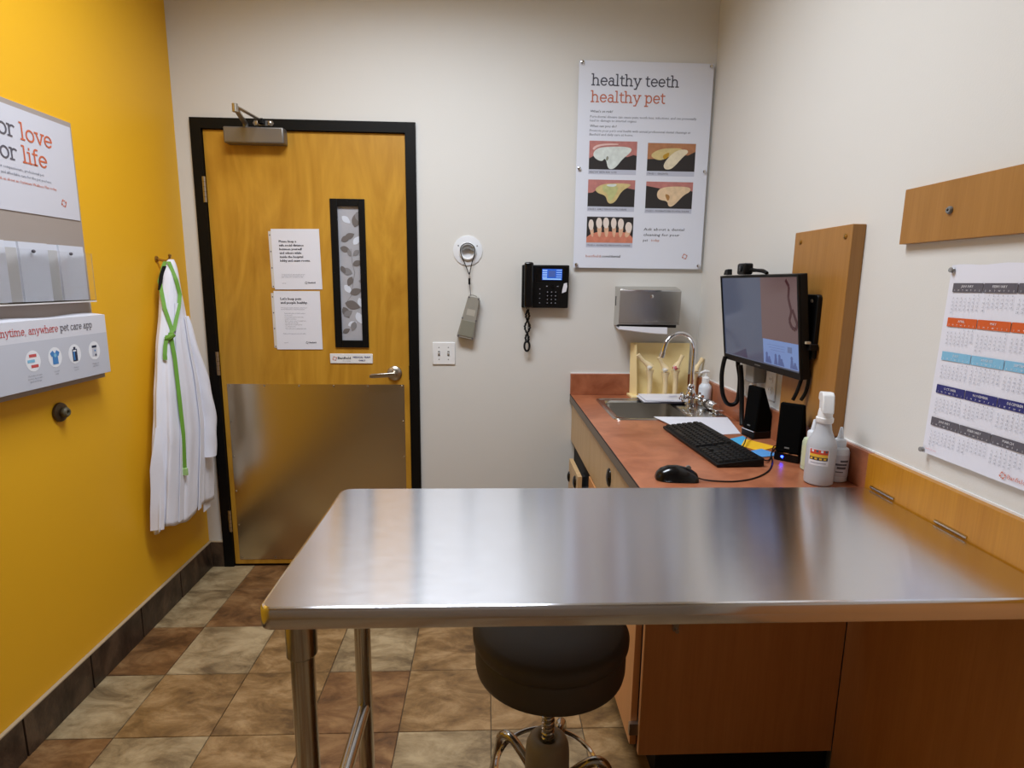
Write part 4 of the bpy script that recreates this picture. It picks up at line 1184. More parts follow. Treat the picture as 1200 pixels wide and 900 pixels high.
# sticky notes
for (pts, m_, lab, zz) in (
    ([(2.282, -0.868), (2.305, -0.955), (2.362, -0.905), (2.372, -0.812)], mat('blue note', (78, 176, 226), 0.6), 'blue sticky note nearest the large blank sheet', 0.0006),
    ([(2.305, -0.945), (2.338, -1.012), (2.425, -0.960), (2.360, -0.855)], mat('yellow note', (248, 196, 44), 0.6), 'yellow sticky note between two blue ones', 0.0012),
    ([(2.288, -1.02), (2.318, -1.078), (2.388, -1.058), (2.358, -0.985)], mat('blue note two', (92, 160, 224), 0.6), 'blue sticky note nearest the keyboard cable', 0.0018)):
    o = MB()
    n = len(pts)
    curl = [0.0, 0.001, 0.004, 0.006]
    o.add([(p[0], p[1], CZ + zz) for p in pts] + [(p[0], p[1], CZ + zz + 0.0007) for p in pts], [(3, 2, 1, 0), (4, 5, 6, 7), (0, 1, 5, 4), (1, 2, 6, 5), (2, 3, 7, 6), (3, 0, 4, 7)])
    tag(o.build('sticky_note', m_), lab, 'sticky note', 'sticky notes by the keyboard')


# ------------------------------------------------------------------ speakers


def speaker(x, y, rz, hgt, label, led, hdl):
    M = Matrix.Translation((x, y, CZ + 0.0005)) @ Matrix.Rotation(rz, 4, 'Z')
    t = thing('speaker', (x, y, CZ + 0.0005), label, 'speaker', 'desktop speakers', Matrix.Rotation(rz, 4, 'Z'))
    # local -Y is the front; a tall wedge leaning back
    MB(M).prism([(-0.040, 0.028), (0.034, 0.028), (0.030, hgt * 0.42), (-0.012, hgt), (-0.030, hgt)], (-0.036, 0, 0), (0, 1, 0), (0, 0, 1), 0.072).build('cabinet', mat('matt black cloth', (5, 5, 5), 0.9, spec=0.1), t, bevel=0.005)
    b = MB(M).box(-0.037, 0.037, -0.043, 0.034, 0, 0.027).build('base', M_BLKP, t, bevel=0.003)
    MB(M).box(-0.034, 0.034, -0.0445, -0.040, 0.0255, 0.0285).build('trim_strip', M_CHROME, t)
    MB(M).box(-0.008, 0.006, -0.0415, -0.038, 0.042, 0.046).build('emblem', M_GREYP, t)
    if led:
        MB(M).lathe([(0.0042, 0), (0.0035, 0.0015), (0.001, 0.002)], (-0.012, -0.043, 0.014), 14, (0, -1, 0)).build('power_light', mat('blue led', (30, 50, 255), 0.3, emit=(24, 44, 255), es=26), b)
    return t


speaker(2.424, -0.815, math.radians(-78), 0.188, 'black desktop speaker standing near the wall socket', False, False)
speaker(2.400, -1.092, math.radians(-44), 0.185, 'black desktop speaker with a blue power light beside the spray bottle', True, True)

# ------------------------------------------------------------------ bottles
sb = thing('spray_bottle', (2.372, -1.318, CZ), 'white spray bottle with a red and yellow label at the worktop end', 'spray bottle')
M_HAZE = mat('hazy polyethylene', (204, 207, 213), 0.34, trans=0.2)
bx, by = 2.362, -1.318
MB().lathe([(0.032, 0), (0.037, 0.004), (0.038, 0.012), (0.038, 0.108), (0.036, 0.122), (0.027, 0.140), (0.021, 0.156), (0.0185, 0.173), (0.018, 0.178)], (bx, by, CZ + 0.0005), 36).build('body', M_HAZE, sb)
MB().lathe([(0.0205, 0.176), (0.0225, 0.18), (0.0225, 0.19), (0.0195, 0.192), (0.0175, 0.21), (0.016, 0.215)], (bx, by, CZ), 28).build('collar', M_WHITE2, sb)
hd = MB()
hx_ = Vector((-0.34, -0.94, 0))
w0 = Vector((0.94, -0.34, 0))
out = [(-0.034, 0.236), (-0.034, 0.254), (-0.026, 0.259), (0.010, 0.263), (0.022, 0.257), (0.029, 0.237), (0.034, 0.206), (0.018, 0.211), (-0.014, 0.211), (-0.018, 0.232)]
hd.prism(out, Vector((bx, by, CZ)) + w0 * 0.0145, hx_, (0, 0, 1), 0.029)
hd.build('spray_head', M_WHITE2, sb, bevel=0.003)
MB().tube([Vector((bx, by, CZ)) + hx_ * -0.022 + Vector((0, 0, 0.238)), Vector((bx, by, CZ)) + hx_ * -0.026 + Vector((0, 0, 0.215)), Vector((bx, by, CZ)) + hx_ * -0.032 + Vector((0, 0, 0.2))], 0.0045, 8).build('trigger', M_WHITE2, sb)


def wrap(r, a0, a1, za, zb, c):
    P = []
    n = 10
    for i in range(n + 1):
        a = math.radians(a0 + (a1 - a0) * i / n)
        P.append((c[0] + r * math.cos(a), c[1] + r * math.sin(a), za))
    for i in range(n, -1, -1):
        a = math.radians(a0 + (a1 - a0) * i / n)
        P.append((c[0] + r * math.cos(a), c[1] + r * math.sin(a), zb))
    m_ = MB()
    n2_ = n + 1
    m_.add(P, [(i, i + 1, 2 * n2_ - 2 - i, 2 * n2_ - 1 - i) for i in range(n)])
    return m_


lb = (bx, by)
lab = wrap(0.0384, 190, 270, CZ + 0.060, CZ + 0.107, lb).build('label', M_WHITE, sb)
for (za, zb, m_) in ((0.092, 0.105, mat('label red', (206, 70, 44), 0.5)), (0.084, 0.092, mat('label yellow', (232, 186, 60), 0.5)), (0.075, 0.084, M_INK)):
    wrap(0.0386, 194, 266, CZ + za, CZ + zb, lb).build('label_band', m_, lab)
for i, a in enumerate((202, 220, 238, 254)):
    wrap(0.0387, a, a + 9, CZ + 0.098, CZ + 0.104, lb).build('label_picture', M_DKGREY if i % 2 else M_WHITE, lab)
    wrap(0.0387, a - 4, a + 6, CZ + 0.077, CZ + 0.082, lb).build('label_word', mat('label yellow', (232, 186, 60)), lab)
wrap(0.0386, 200, 260, CZ + 0.066, CZ + 0.069, lb).build('label_small_print', M_INKL, lab)


def squeeze(x, y, col_, label, dark):
    t = thing('squeeze_bottle', (x, y, CZ), label, 'bottle', 'squeeze bottles behind the spray bottle')
    MB().lathe([(0.024, 0), (0.027, 0.003), (0.0275, 0.085), (0.024, 0.096), (0.012, 0.102)], (x, y, CZ + 0.0005), 24).build('body', col_, t)
    MB().lathe([(0.0165, 0.1), (0.0165, 0.117), (0.014, 0.121), (0.0085, 0.124), (0.0035, 0.155), (0.0025, 0.156)], (x, y, CZ + 0.0005), 20).build('nozzle_cap', M_HDPE, t)
    if dark:
        l_ = wrap(0.0278, 200, 330, CZ + 0.018, CZ + 0.08, (x, y)).build('label', mat('grey white label', (206, 206, 214), 0.5), t)
        for za, zb, a0, a1 in ((0.05, 0.056, 225, 290), (0.04, 0.047, 235, 285), (0.03, 0.033, 230, 270), (0.06, 0.066, 250, 300)):
            wrap(0.02795, a0, a1, CZ + za, CZ + zb, (x, y)).build('label_print', M_DKGREY, l_)
    else:
        wrap(0.0278, 170, 300, CZ + 0.015, CZ + 0.078, (x, y)).build('label', mat('pale green label', (206, 212, 176), 0.5), t)


squeeze(2.405, -1.20, mat('pale green plastic', (196, 206, 176), 0.4), 'pale green squeeze bottle half hidden left of the spray bottle', False)
squeeze(2.4295, -1.293, M_HDPE, 'squeeze bottle with pointed nozzle and grey printed label right of the spray bottle', True)

# ------------------------------------------------------------------ wood panel, monitor and mount
wp = thing('mounting_panel', (XR - 0.02, -1.08, 1.0245), 'tall honey maple panel on the right wall behind the monitor', 'wall panel')
MB().box(2.438, XR - 0.0005, -1.228, -0.925, 1.0245, 1.635).build('board', M_MAPLE, wp, bevel=0.002)
for (a, b) in ((-0.962, 1.603), (-1.20, 1.603), (-1.20, 1.07), (-0.962, 1.07)):
    MB().lathe([(0.0075, 0), (0.0075, 0.002), (0.004, 0.004), (0.001, 0.0045)], (2.438, a, b), 14, (-1, 0, 0)).build('screw', M_BRASS, wp)

mc, mw, mh, myaw, mtilt = Vector((2.370, -0.843, 1.336)), 0.54, 0.327, 0.035, 0.128
r_ = Vector((math.sin(myaw), -math.cos(myaw), 0))
n_v = Vector((-math.cos(myaw), -math.sin(myaw), 0))
up = math.cos(mtilt) * Vector((0, 0, 1)) + math.sin(mtilt) * n_v
nn = r_.cross(up)
Mmon = Matrix.Translation(mc) @ Matrix((r_, up, nn)).transposed().to_4x4()      # local x right, y up, z to the viewer
mo = thing('monitor', mc, 'black flat screen monitor on a wall arm above the speakers', 'monitor', M=Matrix((r_, up, nn)).transposed().to_4x4())
MB(Mmon).box(-mw / 2, mw / 2, -mh / 2, mh / 2, -0.030, -0.003).build('casing', M_BLKP, mo, bevel=0.003)
MB(Mmon).box(-mw / 2, mw / 2, -mh / 2, -mh / 2 + 0.021, -0.003, 0.002).build('bezel', M_BLKP, mo)
MB(Mmon).box(-mw / 2, mw / 2, mh / 2 - 0.008, mh / 2, -0.003, 0.002).build('bezel', M_BLKP, mo)
MB(Mmon).box(-mw / 2, -mw / 2 + 0.007, -mh / 2 + 0.021, mh / 2 - 0.008, -0.003, 0.002).build('bezel', M_BLKP, mo)
MB(Mmon).box(mw / 2 - 0.007, mw / 2, -mh / 2 + 0.021, mh / 2 - 0.008, -0.003, 0.002).build('bezel', M_BLKP, mo)
MB(Mmon).box(-0.02, 0.02, -mh / 2 + 0.009, -mh / 2 + 0.0115, 0.002, 0.0024).build('maker_mark', M_GREYP, mo)
sw_, sh2 = mw - 0.014, mh - 0.029
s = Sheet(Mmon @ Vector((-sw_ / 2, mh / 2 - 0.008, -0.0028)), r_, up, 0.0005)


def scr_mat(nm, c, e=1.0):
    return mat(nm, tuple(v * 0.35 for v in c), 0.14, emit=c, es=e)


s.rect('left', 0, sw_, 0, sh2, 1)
s.rect('brown', sw_ * 0.565, sw_, 0, sh2 * 0.70, 2)  # brown area: one flat emissive rectangle over the slate ground
s.rect('page', sw_ * 0.575, sw_, sh2 * 0.70, sh2 * 0.985, 2)
s.poly('dark', list(reversed([(sw_ * 0.12, sh2 * 0.985), (sw_ * 0.35, sh2 * 0.985), (sw_ * 0.33, sh2 * 0.87)])), 2)
for i in range(3):
    s.rect('line', sw_ * (0.63 + 0.02 * i), sw_ * 0.84, sh2 * (0.755 + 0.028 * i), sh2 * (0.759 + 0.028 * i), 3)
s.rect('box', sw_ * 0.87, sw_ * 0.92, sh2 * 0.745, sh2 * 0.81, 3)
for (cx, hgt, wd) in ((0.62, 0.12, 0.02), (0.65, 0.07, 0.03), (0.73, 0.12, 0.022), (0.775, 0.12, 0.022), (0.80, 0.07, 0.03), (0.915, 0.13, 0.02), (0.95, 0.06, 0.03)):
    b_ = sh2 * 0.975
    s.poly('fig#%g' % cx, list(reversed([(sw_ * (cx - wd), b_), (sw_ * (cx + wd), b_), (sw_ * (cx + wd * .6), b_ - sh2 * hgt * .7), (sw_ * (cx - wd * .5), b_ - sh2 * hgt * .75)])), 3)
    s.disc('fig#%g' % cx, sw_ * cx, b_ - sh2 * hgt * .85, 0.007, 3.2, 12)
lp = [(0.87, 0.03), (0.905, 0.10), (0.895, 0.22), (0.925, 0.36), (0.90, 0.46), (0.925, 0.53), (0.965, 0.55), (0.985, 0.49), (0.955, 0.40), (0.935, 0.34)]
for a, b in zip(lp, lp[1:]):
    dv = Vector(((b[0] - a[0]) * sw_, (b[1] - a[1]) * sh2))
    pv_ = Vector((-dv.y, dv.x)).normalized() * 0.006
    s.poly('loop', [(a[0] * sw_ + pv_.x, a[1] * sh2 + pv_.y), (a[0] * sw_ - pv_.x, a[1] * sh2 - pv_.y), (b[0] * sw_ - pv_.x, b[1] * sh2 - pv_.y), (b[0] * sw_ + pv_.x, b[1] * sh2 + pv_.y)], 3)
s.rect('task', 0, sw_, sh2 * 0.985, sh2, 3)
s.finish(mo, {'left': ('screen', scr_mat('screen slate', (72, 78, 96))), 'brown': ('screen_brown_area', scr_mat('screen brown', (94, 74, 74))), 'page': ('screen_window', scr_mat('screen page', (104, 126, 172))), 'dark': ('screen_shape', scr_mat('screen violet', (52, 48, 72))), 'line': ('screen_text', scr_mat('screen text', (84, 98, 138))), 'box': ('screen_form', scr_mat('screen form', (86, 100, 136))), 'fig': ('screen_figure', scr_mat('screen figures', (74, 88, 130))), 'loop': ('screen_loop', scr_mat('screen loop', (56, 26, 30))), 'task': ('screen_taskbar', scr_mat('screen taskbar', (80, 84, 100)))})
# mount
mt = thing('wall_mount', (2.43, -1.07, 1.2), 'black wall mount beside the monitor on the wood panel', 'wall mount')
MB().prism(rrect(-0.036, 0.036, -0.10, 0.10, (0.012,) * 4, 4), (2.4375, -1.084, 1.338), (0, -1, 0), (0, 0, 1), 0.014).build('wall_plate', M_BLKP, mt, bevel=0.002)
MB().lathe([(0.006, 0), (0.005, 0.002), (0.001, 0.003)], (2.4235, -1.088, 1.418), 12, (-1, 0, 0)).build('bolt', M_NICKEL, mt)
MB().box(2.408, 2.4345, -1.13, -1.03, 1.268, 1.288).build('shelf_bracket', M_BLKP, mt, bevel=0.002)
MB().box(2.4, 2.4135, -1.122, -1.088, 1.288, 1.295).build('pale_tab', mat('pale tab', (196, 178, 150), 0.5), mt)
MB().tube([(2.424, -1.06, 1.31), (2.412, -0.98, 1.32), (2.414, -0.90, 1.33)], 0.012, 12).build('arm', M_BLKP, mt)
MB().box(2.413, 2.424, -0.95, -0.80, 1.29, 1.40).build('mount_plate', M_BLKP, mt)

# webcam
wc = thing('webcam', mc + up * (mh / 2 + 0.002), 'small black webcam clipped on top of the monitor', 'webcam')
wb = Mmon @ Vector((-0.085, mh / 2, -0.01))
MB().box(wb.x - 0.021, wb.x + 0.014, wb.y - 0.030, wb.y + 0.030, wb.z + 0.002, wb.z + 0.042).build('body', M_BLKP, wc, bevel=0.007, seg=3)
MB().lathe([(0.011, 0), (0.011, 0.003), (0.008, 0.004), (0.001, 0.003)], (wb.x - 0.021, wb.y - 0.004, wb.z + 0.023), 18, (-1, 0, 0)).build('lens', M_BLKG, wc)
MB().tube([(wb.x + 0.006, wb.y - 0.03, wb.z + 0.018), (wb.x + 0.012, wb.y - 0.06, wb.z + 0.016), (wb.x + 0.016, wb.y - 0.10, wb.z + 0.013), (wb.x + 0.018, wb.y - 0.125, wb.z + 0.005)], [0.008, 0.006, 0.007, 0.006], 8, sub=3).build('clip', M_BLKP, wc)
tp = Mmon @ Vector((-0.215, mh / 2, -0.012))
tag(MB().prism([(-0.02, 0), (0.022, 0), (0.018, 0.022), (-0.008, 0.02)], (tp.x, tp.y + 0.0, tp.z + 0.002), (0, -1, 0), (0, 0, 1), 0.018).build('monitor_clip', M_BLKP, bevel=0.002), 'small black clip on the far corner of the monitor top', 'clip')

# cables around the monitor
tag(MB().tube([(2.376, -0.590, 1.182), (2.370, -0.590, 1.150), (2.366, -0.593, 1.10), (2.373, -0.597, 1.035), (2.392, -0.60, 0.995), (2.418, -0.60, 0.988), (2.436, -0.60, 1.01), (2.438, -0.60, 1.09), (2.426, -0.60, 1.15), (2.422, -0.60, 1.185)], 0.0085, 10, sub=5).build('cable_loop', M_BLKP), 'thick black cable hanging in a U below the left side of the monitor', 'cable')
tag(MB().tube([(2.418, -0.64, 1.155), (2.428, -0.64, 1.09), (2.432, -0.645, 1.02), (2.43, -0.66, 0.96), (2.425, -0.68, 0.923)], 0.009, 10, sub=5).build('power_cable', M_BLKP), 'thick black cable dropping straight down beside the cable loop', 'cable')
tag(MB().tube([(2.414, -1.045, 1.268), (2.424, -1.07, 1.23), (2.418, -1.085, 1.19), (2.405, -1.09, 1.14), (2.395, -1.085, 1.106)], 0.006, 8, sub=5).build('signal_cable', M_BLKP), 'black cable running from the monitor arm to the lit speaker', 'cable')
tag(MB().tube([(2.424, -1.04, 1.268), (2.428, -1.10, 1.20), (2.430, -1.095, 1.14), (2.418, -1.09, 1.106)], 0.0055, 8, sub=5).build('signal_cable', M_BLKP), 'black cable behind the first, nearest the wood panel', 'cable')

# wall socket with adapter
ws = thing('wall_socket', (XR - 0.003, -0.78, 1.05), 'white wall socket plate below the monitor', 'socket')
MB().box(XR - 0.006, XR - 0.0003, -0.818, -0.747, 1.045, 1.160).build('plate', M_WHITE2, ws, bevel=0.002)
for zz in (1.082, 1.122):
    o = MB().prism(rrect(-0.016, 0.016, -0.014, 0.014, (0.01,) * 4, 4), (XR - 0.006, -0.782, zz), (0, -1, 0), (0, 0, 1), 0.0015).build('outlet', M_WHITE2, ws)
    for q in (-0.006, 0.006):
        MB().box(XR - 0.0079, XR - 0.0075, -0.782 + q - 0.001, -0.782 + q + 0.001, zz - 0.002, zz + 0.006).build('slot', M_INTER, o)
ad = thing('plug_adapter', (XR - 0.02, -0.70, 1.085), 'grey power adapter plugged in below the monitor', 'adapter')
MB().box(2.428, XR - 0.001, -0.735, -0.665, 1.098, 1.165).build('block', mat('grey adapter', (150, 152, 152), 0.45), ad, bevel=0.004)
MB().box(2.436, 2.456, -0.712, -0.69, 1.045, 1.098).build('plug', M_WHITE2, ad, bevel=0.003)

# ------------------------------------------------------------------ right wall: rail and calendar
rl = thing('wall_rail', (XR - 0.01, -2.1, 1.568), 'honey maple rail across the upper right wall', 'wall rail')
MB().box(XR - 0.019, XR - 0.0005, -2.9, -1.392, 1.5685, 1.7005).build('board', M_MAPLE, rl, bevel=0.001)
for yy in (-1.543, -2.1, -2.7):
    MB().lathe([(0.0085, 0), (0.0085, 0.003), (0.0065, 0.006), (0.003, 0.006), (0.0028, 0.003)], (XR - 0.019, yy, 1.634), 16, (-1, 0, 0)).build('bolt', M_GREYP, rl)

ca = thing('wall_calendar', (XR - 0.002, -1.69, 1.077), 'white year calendar sheet pinned to the right wall under the rail', 'calendar')
cy1, cz1, cw, ch = -1.551, 1.513, 0.2795, 0.437
mb = MB()
R = []
for i in range(13):
    yy = cy1 - cw * i / 12
    wv = 0.0015 * math.sin(i * 1.3)
    R.append([(XR - 0.0125 + wv * .3, yy, cz1 - ch), (XR - 0.0025 + wv * .2, yy, cz1 + wv), (XR - 0.0019 + wv * .2, yy, cz1 + wv), (XR - 0.0117 + wv * .3, yy, cz1 - ch)])
mb.rings(R)
mb.build('sheet', mat('calendar paper', (224, 224, 234), 0.5), ca)
ux, uy = Vector((0, -1, 0)), Vector((0.010, 0, ch)).normalized()
s = Sheet((XR - 0.0032, cy1, cz1), ux, uy, 0.0009)
s.text('ink', '2021', 0.185, 0.031, 0.0155)
HEAD = ['dg', 'or', 'sky', 'navy', 'dg']
months = [(2021, m_) for m_ in range(1, 13)] + [(2022, 1), (2022, 2), (2022, 3)]
cal = calendar.Calendar(6)
for i, (yr, mth) in enumerate(months):
    r0, c0 = i // 3, i % 3
    u0, v0 = 0.014 + c0 * 0.0815, 0.040 + r0 * 0.0768
    s.rect(HEAD[r0] + '#%d' % i, u0, u0 + 0.0795, v0, v0 + 0.020, 1)
    s.text('wh', calendar.month_name[mth].upper(), u0 + 0.0398, v0 + 0.0095, 0.0052, align='C', k=2)
    for d_i, dn_ in enumerate('SMTWTFS'):
        s.text('wh', dn_, u0 + 0.007 + d_i * 0.011, v0 + 0.0175, 0.0036, align='C', k=2)
    for rw, wk in enumerate(cal.monthdayscalendar(yr, mth)):
        for d_i, day in enumerate(wk):
            if day:
                s.text('grey', str(day), u0 + 0.007 + d_i * 0.011, v0 + 0.0275 + rw * 0.0080, 0.0042, align='C', k=2)
s.logo('brand', 0.218, 0.422, 0.0075)
s.text('brand', 'Banfield', 0.229, 0.4255, 0.009)
s.text('pink', 'banfield.com', 0.012, 0.4265, 0.0045)
s.finish(ca, {'ink': ('printed_year', M_INKG), 'dg': ('month_header', M_DKGREY), 'or': ('month_header', M_CALOR), 'sky': ('month_header', M_SKY), 'navy': ('month_header', M_NAVY), 'wh': ('header_text', mat('white ink', (228, 226, 230), 0.6)), 'grey': ('day_numbers', M_INKG), 'brand': ('brand_print', M_ORANGE), 'pink': ('small_print', mat('pink ink', (214, 150, 150), 0.6))})
for a, b in ((0.006, 0.011), (cw - 0.008, 0.011), (0.002, ch - 0.006)):
    o = MB().lathe([(0.001, -0.002), (0.006, 0), (0.006, 0.0015), (0.0045, 0.0025), (0.0045, 0.004), (0.006, 0.005), (0.0055, 0.0065), (0.001, 0.007)], Vector((XR - 0.0045 - 0.0095 * b / ch, cy1 - a, cz1 - b)), 14, (-1, 0, 0.1)).build('push_pin', mat('clear grey pin', (150, 150, 150), 0.15, metal=0.3), ca)

# ------------------------------------------------------------------ left wall: display board
DBY = -0.706
ds = thing('display_board', (0.0, -1.2, 1.104), 'taupe display board with white header on the yellow wall', 'display board')
MB().box(0.0005, 0.012, -1.80, DBY, 1.104, 1.977).build('backboard', M_TAUPE, ds, bevel=0.0015)
MB().box(0.012, 0.0145, -1.79, DBY - 0.010, 1.656, 1.960).build('header_sheet', mat('header sheet', (204, 203, 211), 0.45), ds)
s = Sheet((0.0145, -1.79, 1.963), (0, 1, 0), (0, 0, 1), 0.0005)
Y = lambda y_: y_ + 1.79
un = 0.0063
for (word, y0, wd, v) in (('love', -0.939, 0.131, 0.090), ('life', -0.941, 0.101, 0.157)):
    sx = wd / (serif_len(word) * un)
    s.serif('or', word, Y(y0), v, un, 0.8, sx=sx)
    s.serif('ink', 'for ', Y(y0) - serif_len('for ') * un * 1.12, v, un, 0.8, sx=1.12)
s.text('grey', 'care for compassionate, professional pet', Y(-0.862), 0.186, 0.0085, align='R')
s.text('grey', 'and affordable care for the pet you love.', Y(-0.832), 0.203, 0.0085, align='R')
s.text('or2', 'Ask us about an Optimum Wellness Plan today.', Y(-0.812), 0.222, 0.0085, align='R')
s.logo('or', Y(-0.787), 0.258, 0.0125)
s.finish(ds, {'or': ('orange_lettering', M_ORANGE), 'ink': ('grey_lettering', M_DKGREY), 'grey': ('body_text', M_INKG), 'or2': ('body_text', M_ORANGE)})
hp = MB().box(0.044, 0.0465, -1.79, -0.728, 1.386, 1.545).box(0.0125, 0.044, -1.79, -0.728, 1.3835, 1.386).build('acrylic_pocket', M_ACRYL, ds)
MB().box(0.012, 0.0475, -1.79, -0.728, 1.3795, 1.3833).build('pocket_edge', mat('bright acrylic edge', (226, 222, 220), 0.25), ds)
for yy in (-0.824, -0.984, -1.145):
    MB().lathe([(0.0045, 0), (0.0055, 0.004), (0.004, 0.008), (0.001, 0.009)], (0.0395, yy, 1.5395), 14, (1, 0, 0)).build('stud', M_DKGREY, hp)
for i in range(4):
    y1 = -0.752 - i * 0.164
    t = thing('leaflet', (0.028, y1 - 0.08, 1.387), ['white folded leaflet in the pocket, nearest the coat', 'white folded leaflet in the pocket, second from the coat', 'white folded leaflet in the pocket, third from the coat', 'white folded leaflet in the pocket, fourth from the coat'][i], 'leaflet', 'leaflets in the acrylic pocket')
    pts = [(0.013, y1 - 0.158), (0.024, y1 - 0.11), (0.029, y1 - 0.108), (0.033, y1)]
    fr = MB()
    fr.rings([[(p[0], p[1], 1.3875), (p[0] + 0.003, p[1], 1.3875), (p[0] + 0.003, p[1], 1.566 - 0.0), (p[0], p[1], 1.566)] for p in pts])
    fr.build('folded_sheet', mat('leaflet paper', (208, 210, 220), 0.6), t)
    MB().add([(0.0171, y1 - 0.154, 1.388), (0.0271, y1 - 0.112, 1.388), (0.0271, y1 - 0.112, 1.548), (0.0171, y1 - 0.154, 1.548)], [(0, 1, 2, 3)]).build('grey_flap_face', mat('leaflet grey', (186, 184, 184), 0.6), t, flat=True)  # flat grey face on the left flap, darker than the sheet
# white carton with the app print
bxn = thing('app_carton', (0.037, -1.25, 1.128), 'white carton printed anytime, anywhere pet care app on the board', 'carton')
mb = MB()
R = []
for i in range(25):
    yy = -0.718 - (1.08 * i / 24)
    wv = 0.003 + 0.003 * math.sin(i * 0.9 + 0.3)
    R.append([(0.0127, yy, 1.129), (0.062, yy, 1.129), (0.062, yy, 1.334), (0.0127, yy, 1.336 + wv)])
mb.rings(R)
mb.build('box', mat('white carton', (214, 214, 222), 0.5), bxn)
MB().box(0.0127, 0.036, -1.79, DBY - 0.004, 1.108, 1.1285).build('ledge', M_TAUPE, ds, bevel=0.001)
s = Sheet((0.062, -1.798, 1.334), (0, 1, 0), (0, 0, 1), 0.0005)
Y = lambda y_: y_ + 1.798
s.rect('band', 0, Y(-0.7185), 0.062, 0.2045, 1)
un = 0.00285
sx = 0.150 / (serif_len('pet care app') * un)
s.serif('ink', 'pet care app', Y(-0.940), 0.040, un, 0.75, sx=sx)
L = serif_len('anytime, anywhere ') * un * sx
s.serif('red', 'anytime, anywhere ', Y(-0.942) - L, 0.040, un, 0.75, sx=sx)
for i, yc in enumerate((-1.066, -0.977, -0.889, -0.793)):
    s.disc('disc#%d' % i, Y(yc), 0.120, 0.029, 2, 28, 1.1)
    u = Y(yc)
    if i == 0:
        for (a, b, k_) in ((0.0, -0.016, 'red'), (-0.008, 0.0, 'sky'), (0.004, 0.016, 'red')):
            s.rect(k_, u + a - 0.014, u + a + 0.014, 0.120 + b - 0.0045, 0.120 + b + 0.0045, 3)
    elif i == 1:
        s.poly('blue', list(reversed([(u - .02, .106), (u - .008, .098), (u, .108), (u + .008, .098), (u + .02, .106), (u + .014, .118), (u + .011, .116), (u + .012, .142), (u - .012, .142), (u - .011, .116), (u - .014, .118)])), 3)
        s.disc('sky', u, 0.114, 0.006, 4)
    elif i == 2:
        s.rect('navy', u - .011, u + .011, .104, .144, 3)
        s.rect('blue', u - .008, u - .001, .112, .14, 4)
        s.rect('navy', u - .005, u + .005, .097, .104, 3)
        s.rect('disc', u - .008, u + .006, .107, .112, 4)
    else:
        s.rect('navy', u - .012, u + .012, .102, .110, 3)
        s.rect('band', u - .012, u + .012, .112, .14, 3)
        s.disc('blue', u + .002, .12, .0035, 4, 10)
        s.disc('navy', u + .004, .135, .004, 4, 10)
    for q, tx in enumerate([('Chat with a vet team', 'any time, day or night,', 'right from the app'), ('Schedule', 'visits'), ('View pet', 'records'), ('Manage your', 'plan online')][i]):
        s.text('grey', tx, u, 0.166 + q * 0.0085, 0.0045, align='C', k=3)
s.finish(bxn, {'band': ('grey_band', mat('pale grey print', (194, 196, 206), 0.55)), 'ink': ('grey_lettering', M_DKGREY), 'red': ('red_print', M_RED), 'sky': ('light_blue_print', M_SKY), 'disc': ('white_disc', mat('white print', (230, 231, 236), 0.55)), 'blue': ('blue_print', M_BLUE), 'navy': ('navy_print', mat('deep navy ink', (38, 46, 70), 0.6)), 'grey': ('small_print', M_INKG)})

# wall bumper
wbp = thing('wall_bumper', (0.0, -0.905, 0.99), 'round bronze door stop on the yellow wall under the display board', 'door stop')
M_BRZ = mat('dark bronze', (92, 80, 64), 0.32, metal=0.8)
MB().lathe([(0.031, 0.0003), (0.033, 0.003), (0.031, 0.009), (0.022, 0.012), (0.0165, 0.013), (0.0165, 0.02)], (0, -0.905, 1.02), 28, (1, 0, 0)).build('base', M_BRZ, wbp)
MB().lathe([(0.0165, 0.0195), (0.0165, 0.026), (0.012, 0.031), (0.007, 0.031), (0.006, 0.025)], (0, -0.905, 1.02), 24, (1, 0, 0)).build('rubber_tip', mat('olive rubber', (92, 86, 66), 0.5), wbp)

# ------------------------------------------------------------------ coat on its hook
ch_ = thing('coat_hook', (0, -0.245, 1.50), 'small brass coat hook on the yellow wall holding the coat', 'hook')
MB().lathe([(0.014, 0.0003), (0.014, 0.003), (0.01, 0.006)], (0, -0.245, 1.545), 16, (1, 0, 0)).build('plate', M_BRASS, ch_)
MB().tube([(0.004, -0.245, 1.545), (0.035, -0.245, 1.538), (0.052, -0.245, 1.543), (0.058, -0.245, 1.558)], 0.005, 8, sub=3).build('arm', M_BRASS, ch_)
MB().lathe([(0.001, -0.007), (0.006, -0.004), (0.007, 0), (0.006, 0.004), (0.001, 0.007)], (0.058, -0.245, 1.561), 12).build('knob', M_BRASS, ch_)

KEYS = [  # z, centre x, centre y, half depth x, half width y
    (1.545, 0.055, -0.235, 0.012, 0.014), (1.52, 0.055, -0.238, 0.022, 0.026), (1.48, 0.054, -0.250, 0.032, 0.040), (1.40, 0.056, -0.262, 0.037, 0.056), (1.30, 0.060, -0.270, 0.042, 0.082),
    (1.20, 0.063, -0.275, 0.048, 0.116), (1.00, 0.068, -0.270, 0.058, 0.178), (0.80, 0.070, -0.272, 0.062, 0.215), (0.64, 0.066, -0.290, 0.060, 0.222), (0.43, 0.062, -0.312, 0.056, 0.225)]


def key_at(z):
    for a, b in zip(KEYS, KEYS[1:]):
        if z >= b[0]:
            t = min(1, max(0, (a[0] - z) / (a[0] - b[0])))
            return [a[i] * (1 - t) + b[i] * t for i in range(1, 5)]
    return list(KEYS[-1][1:])


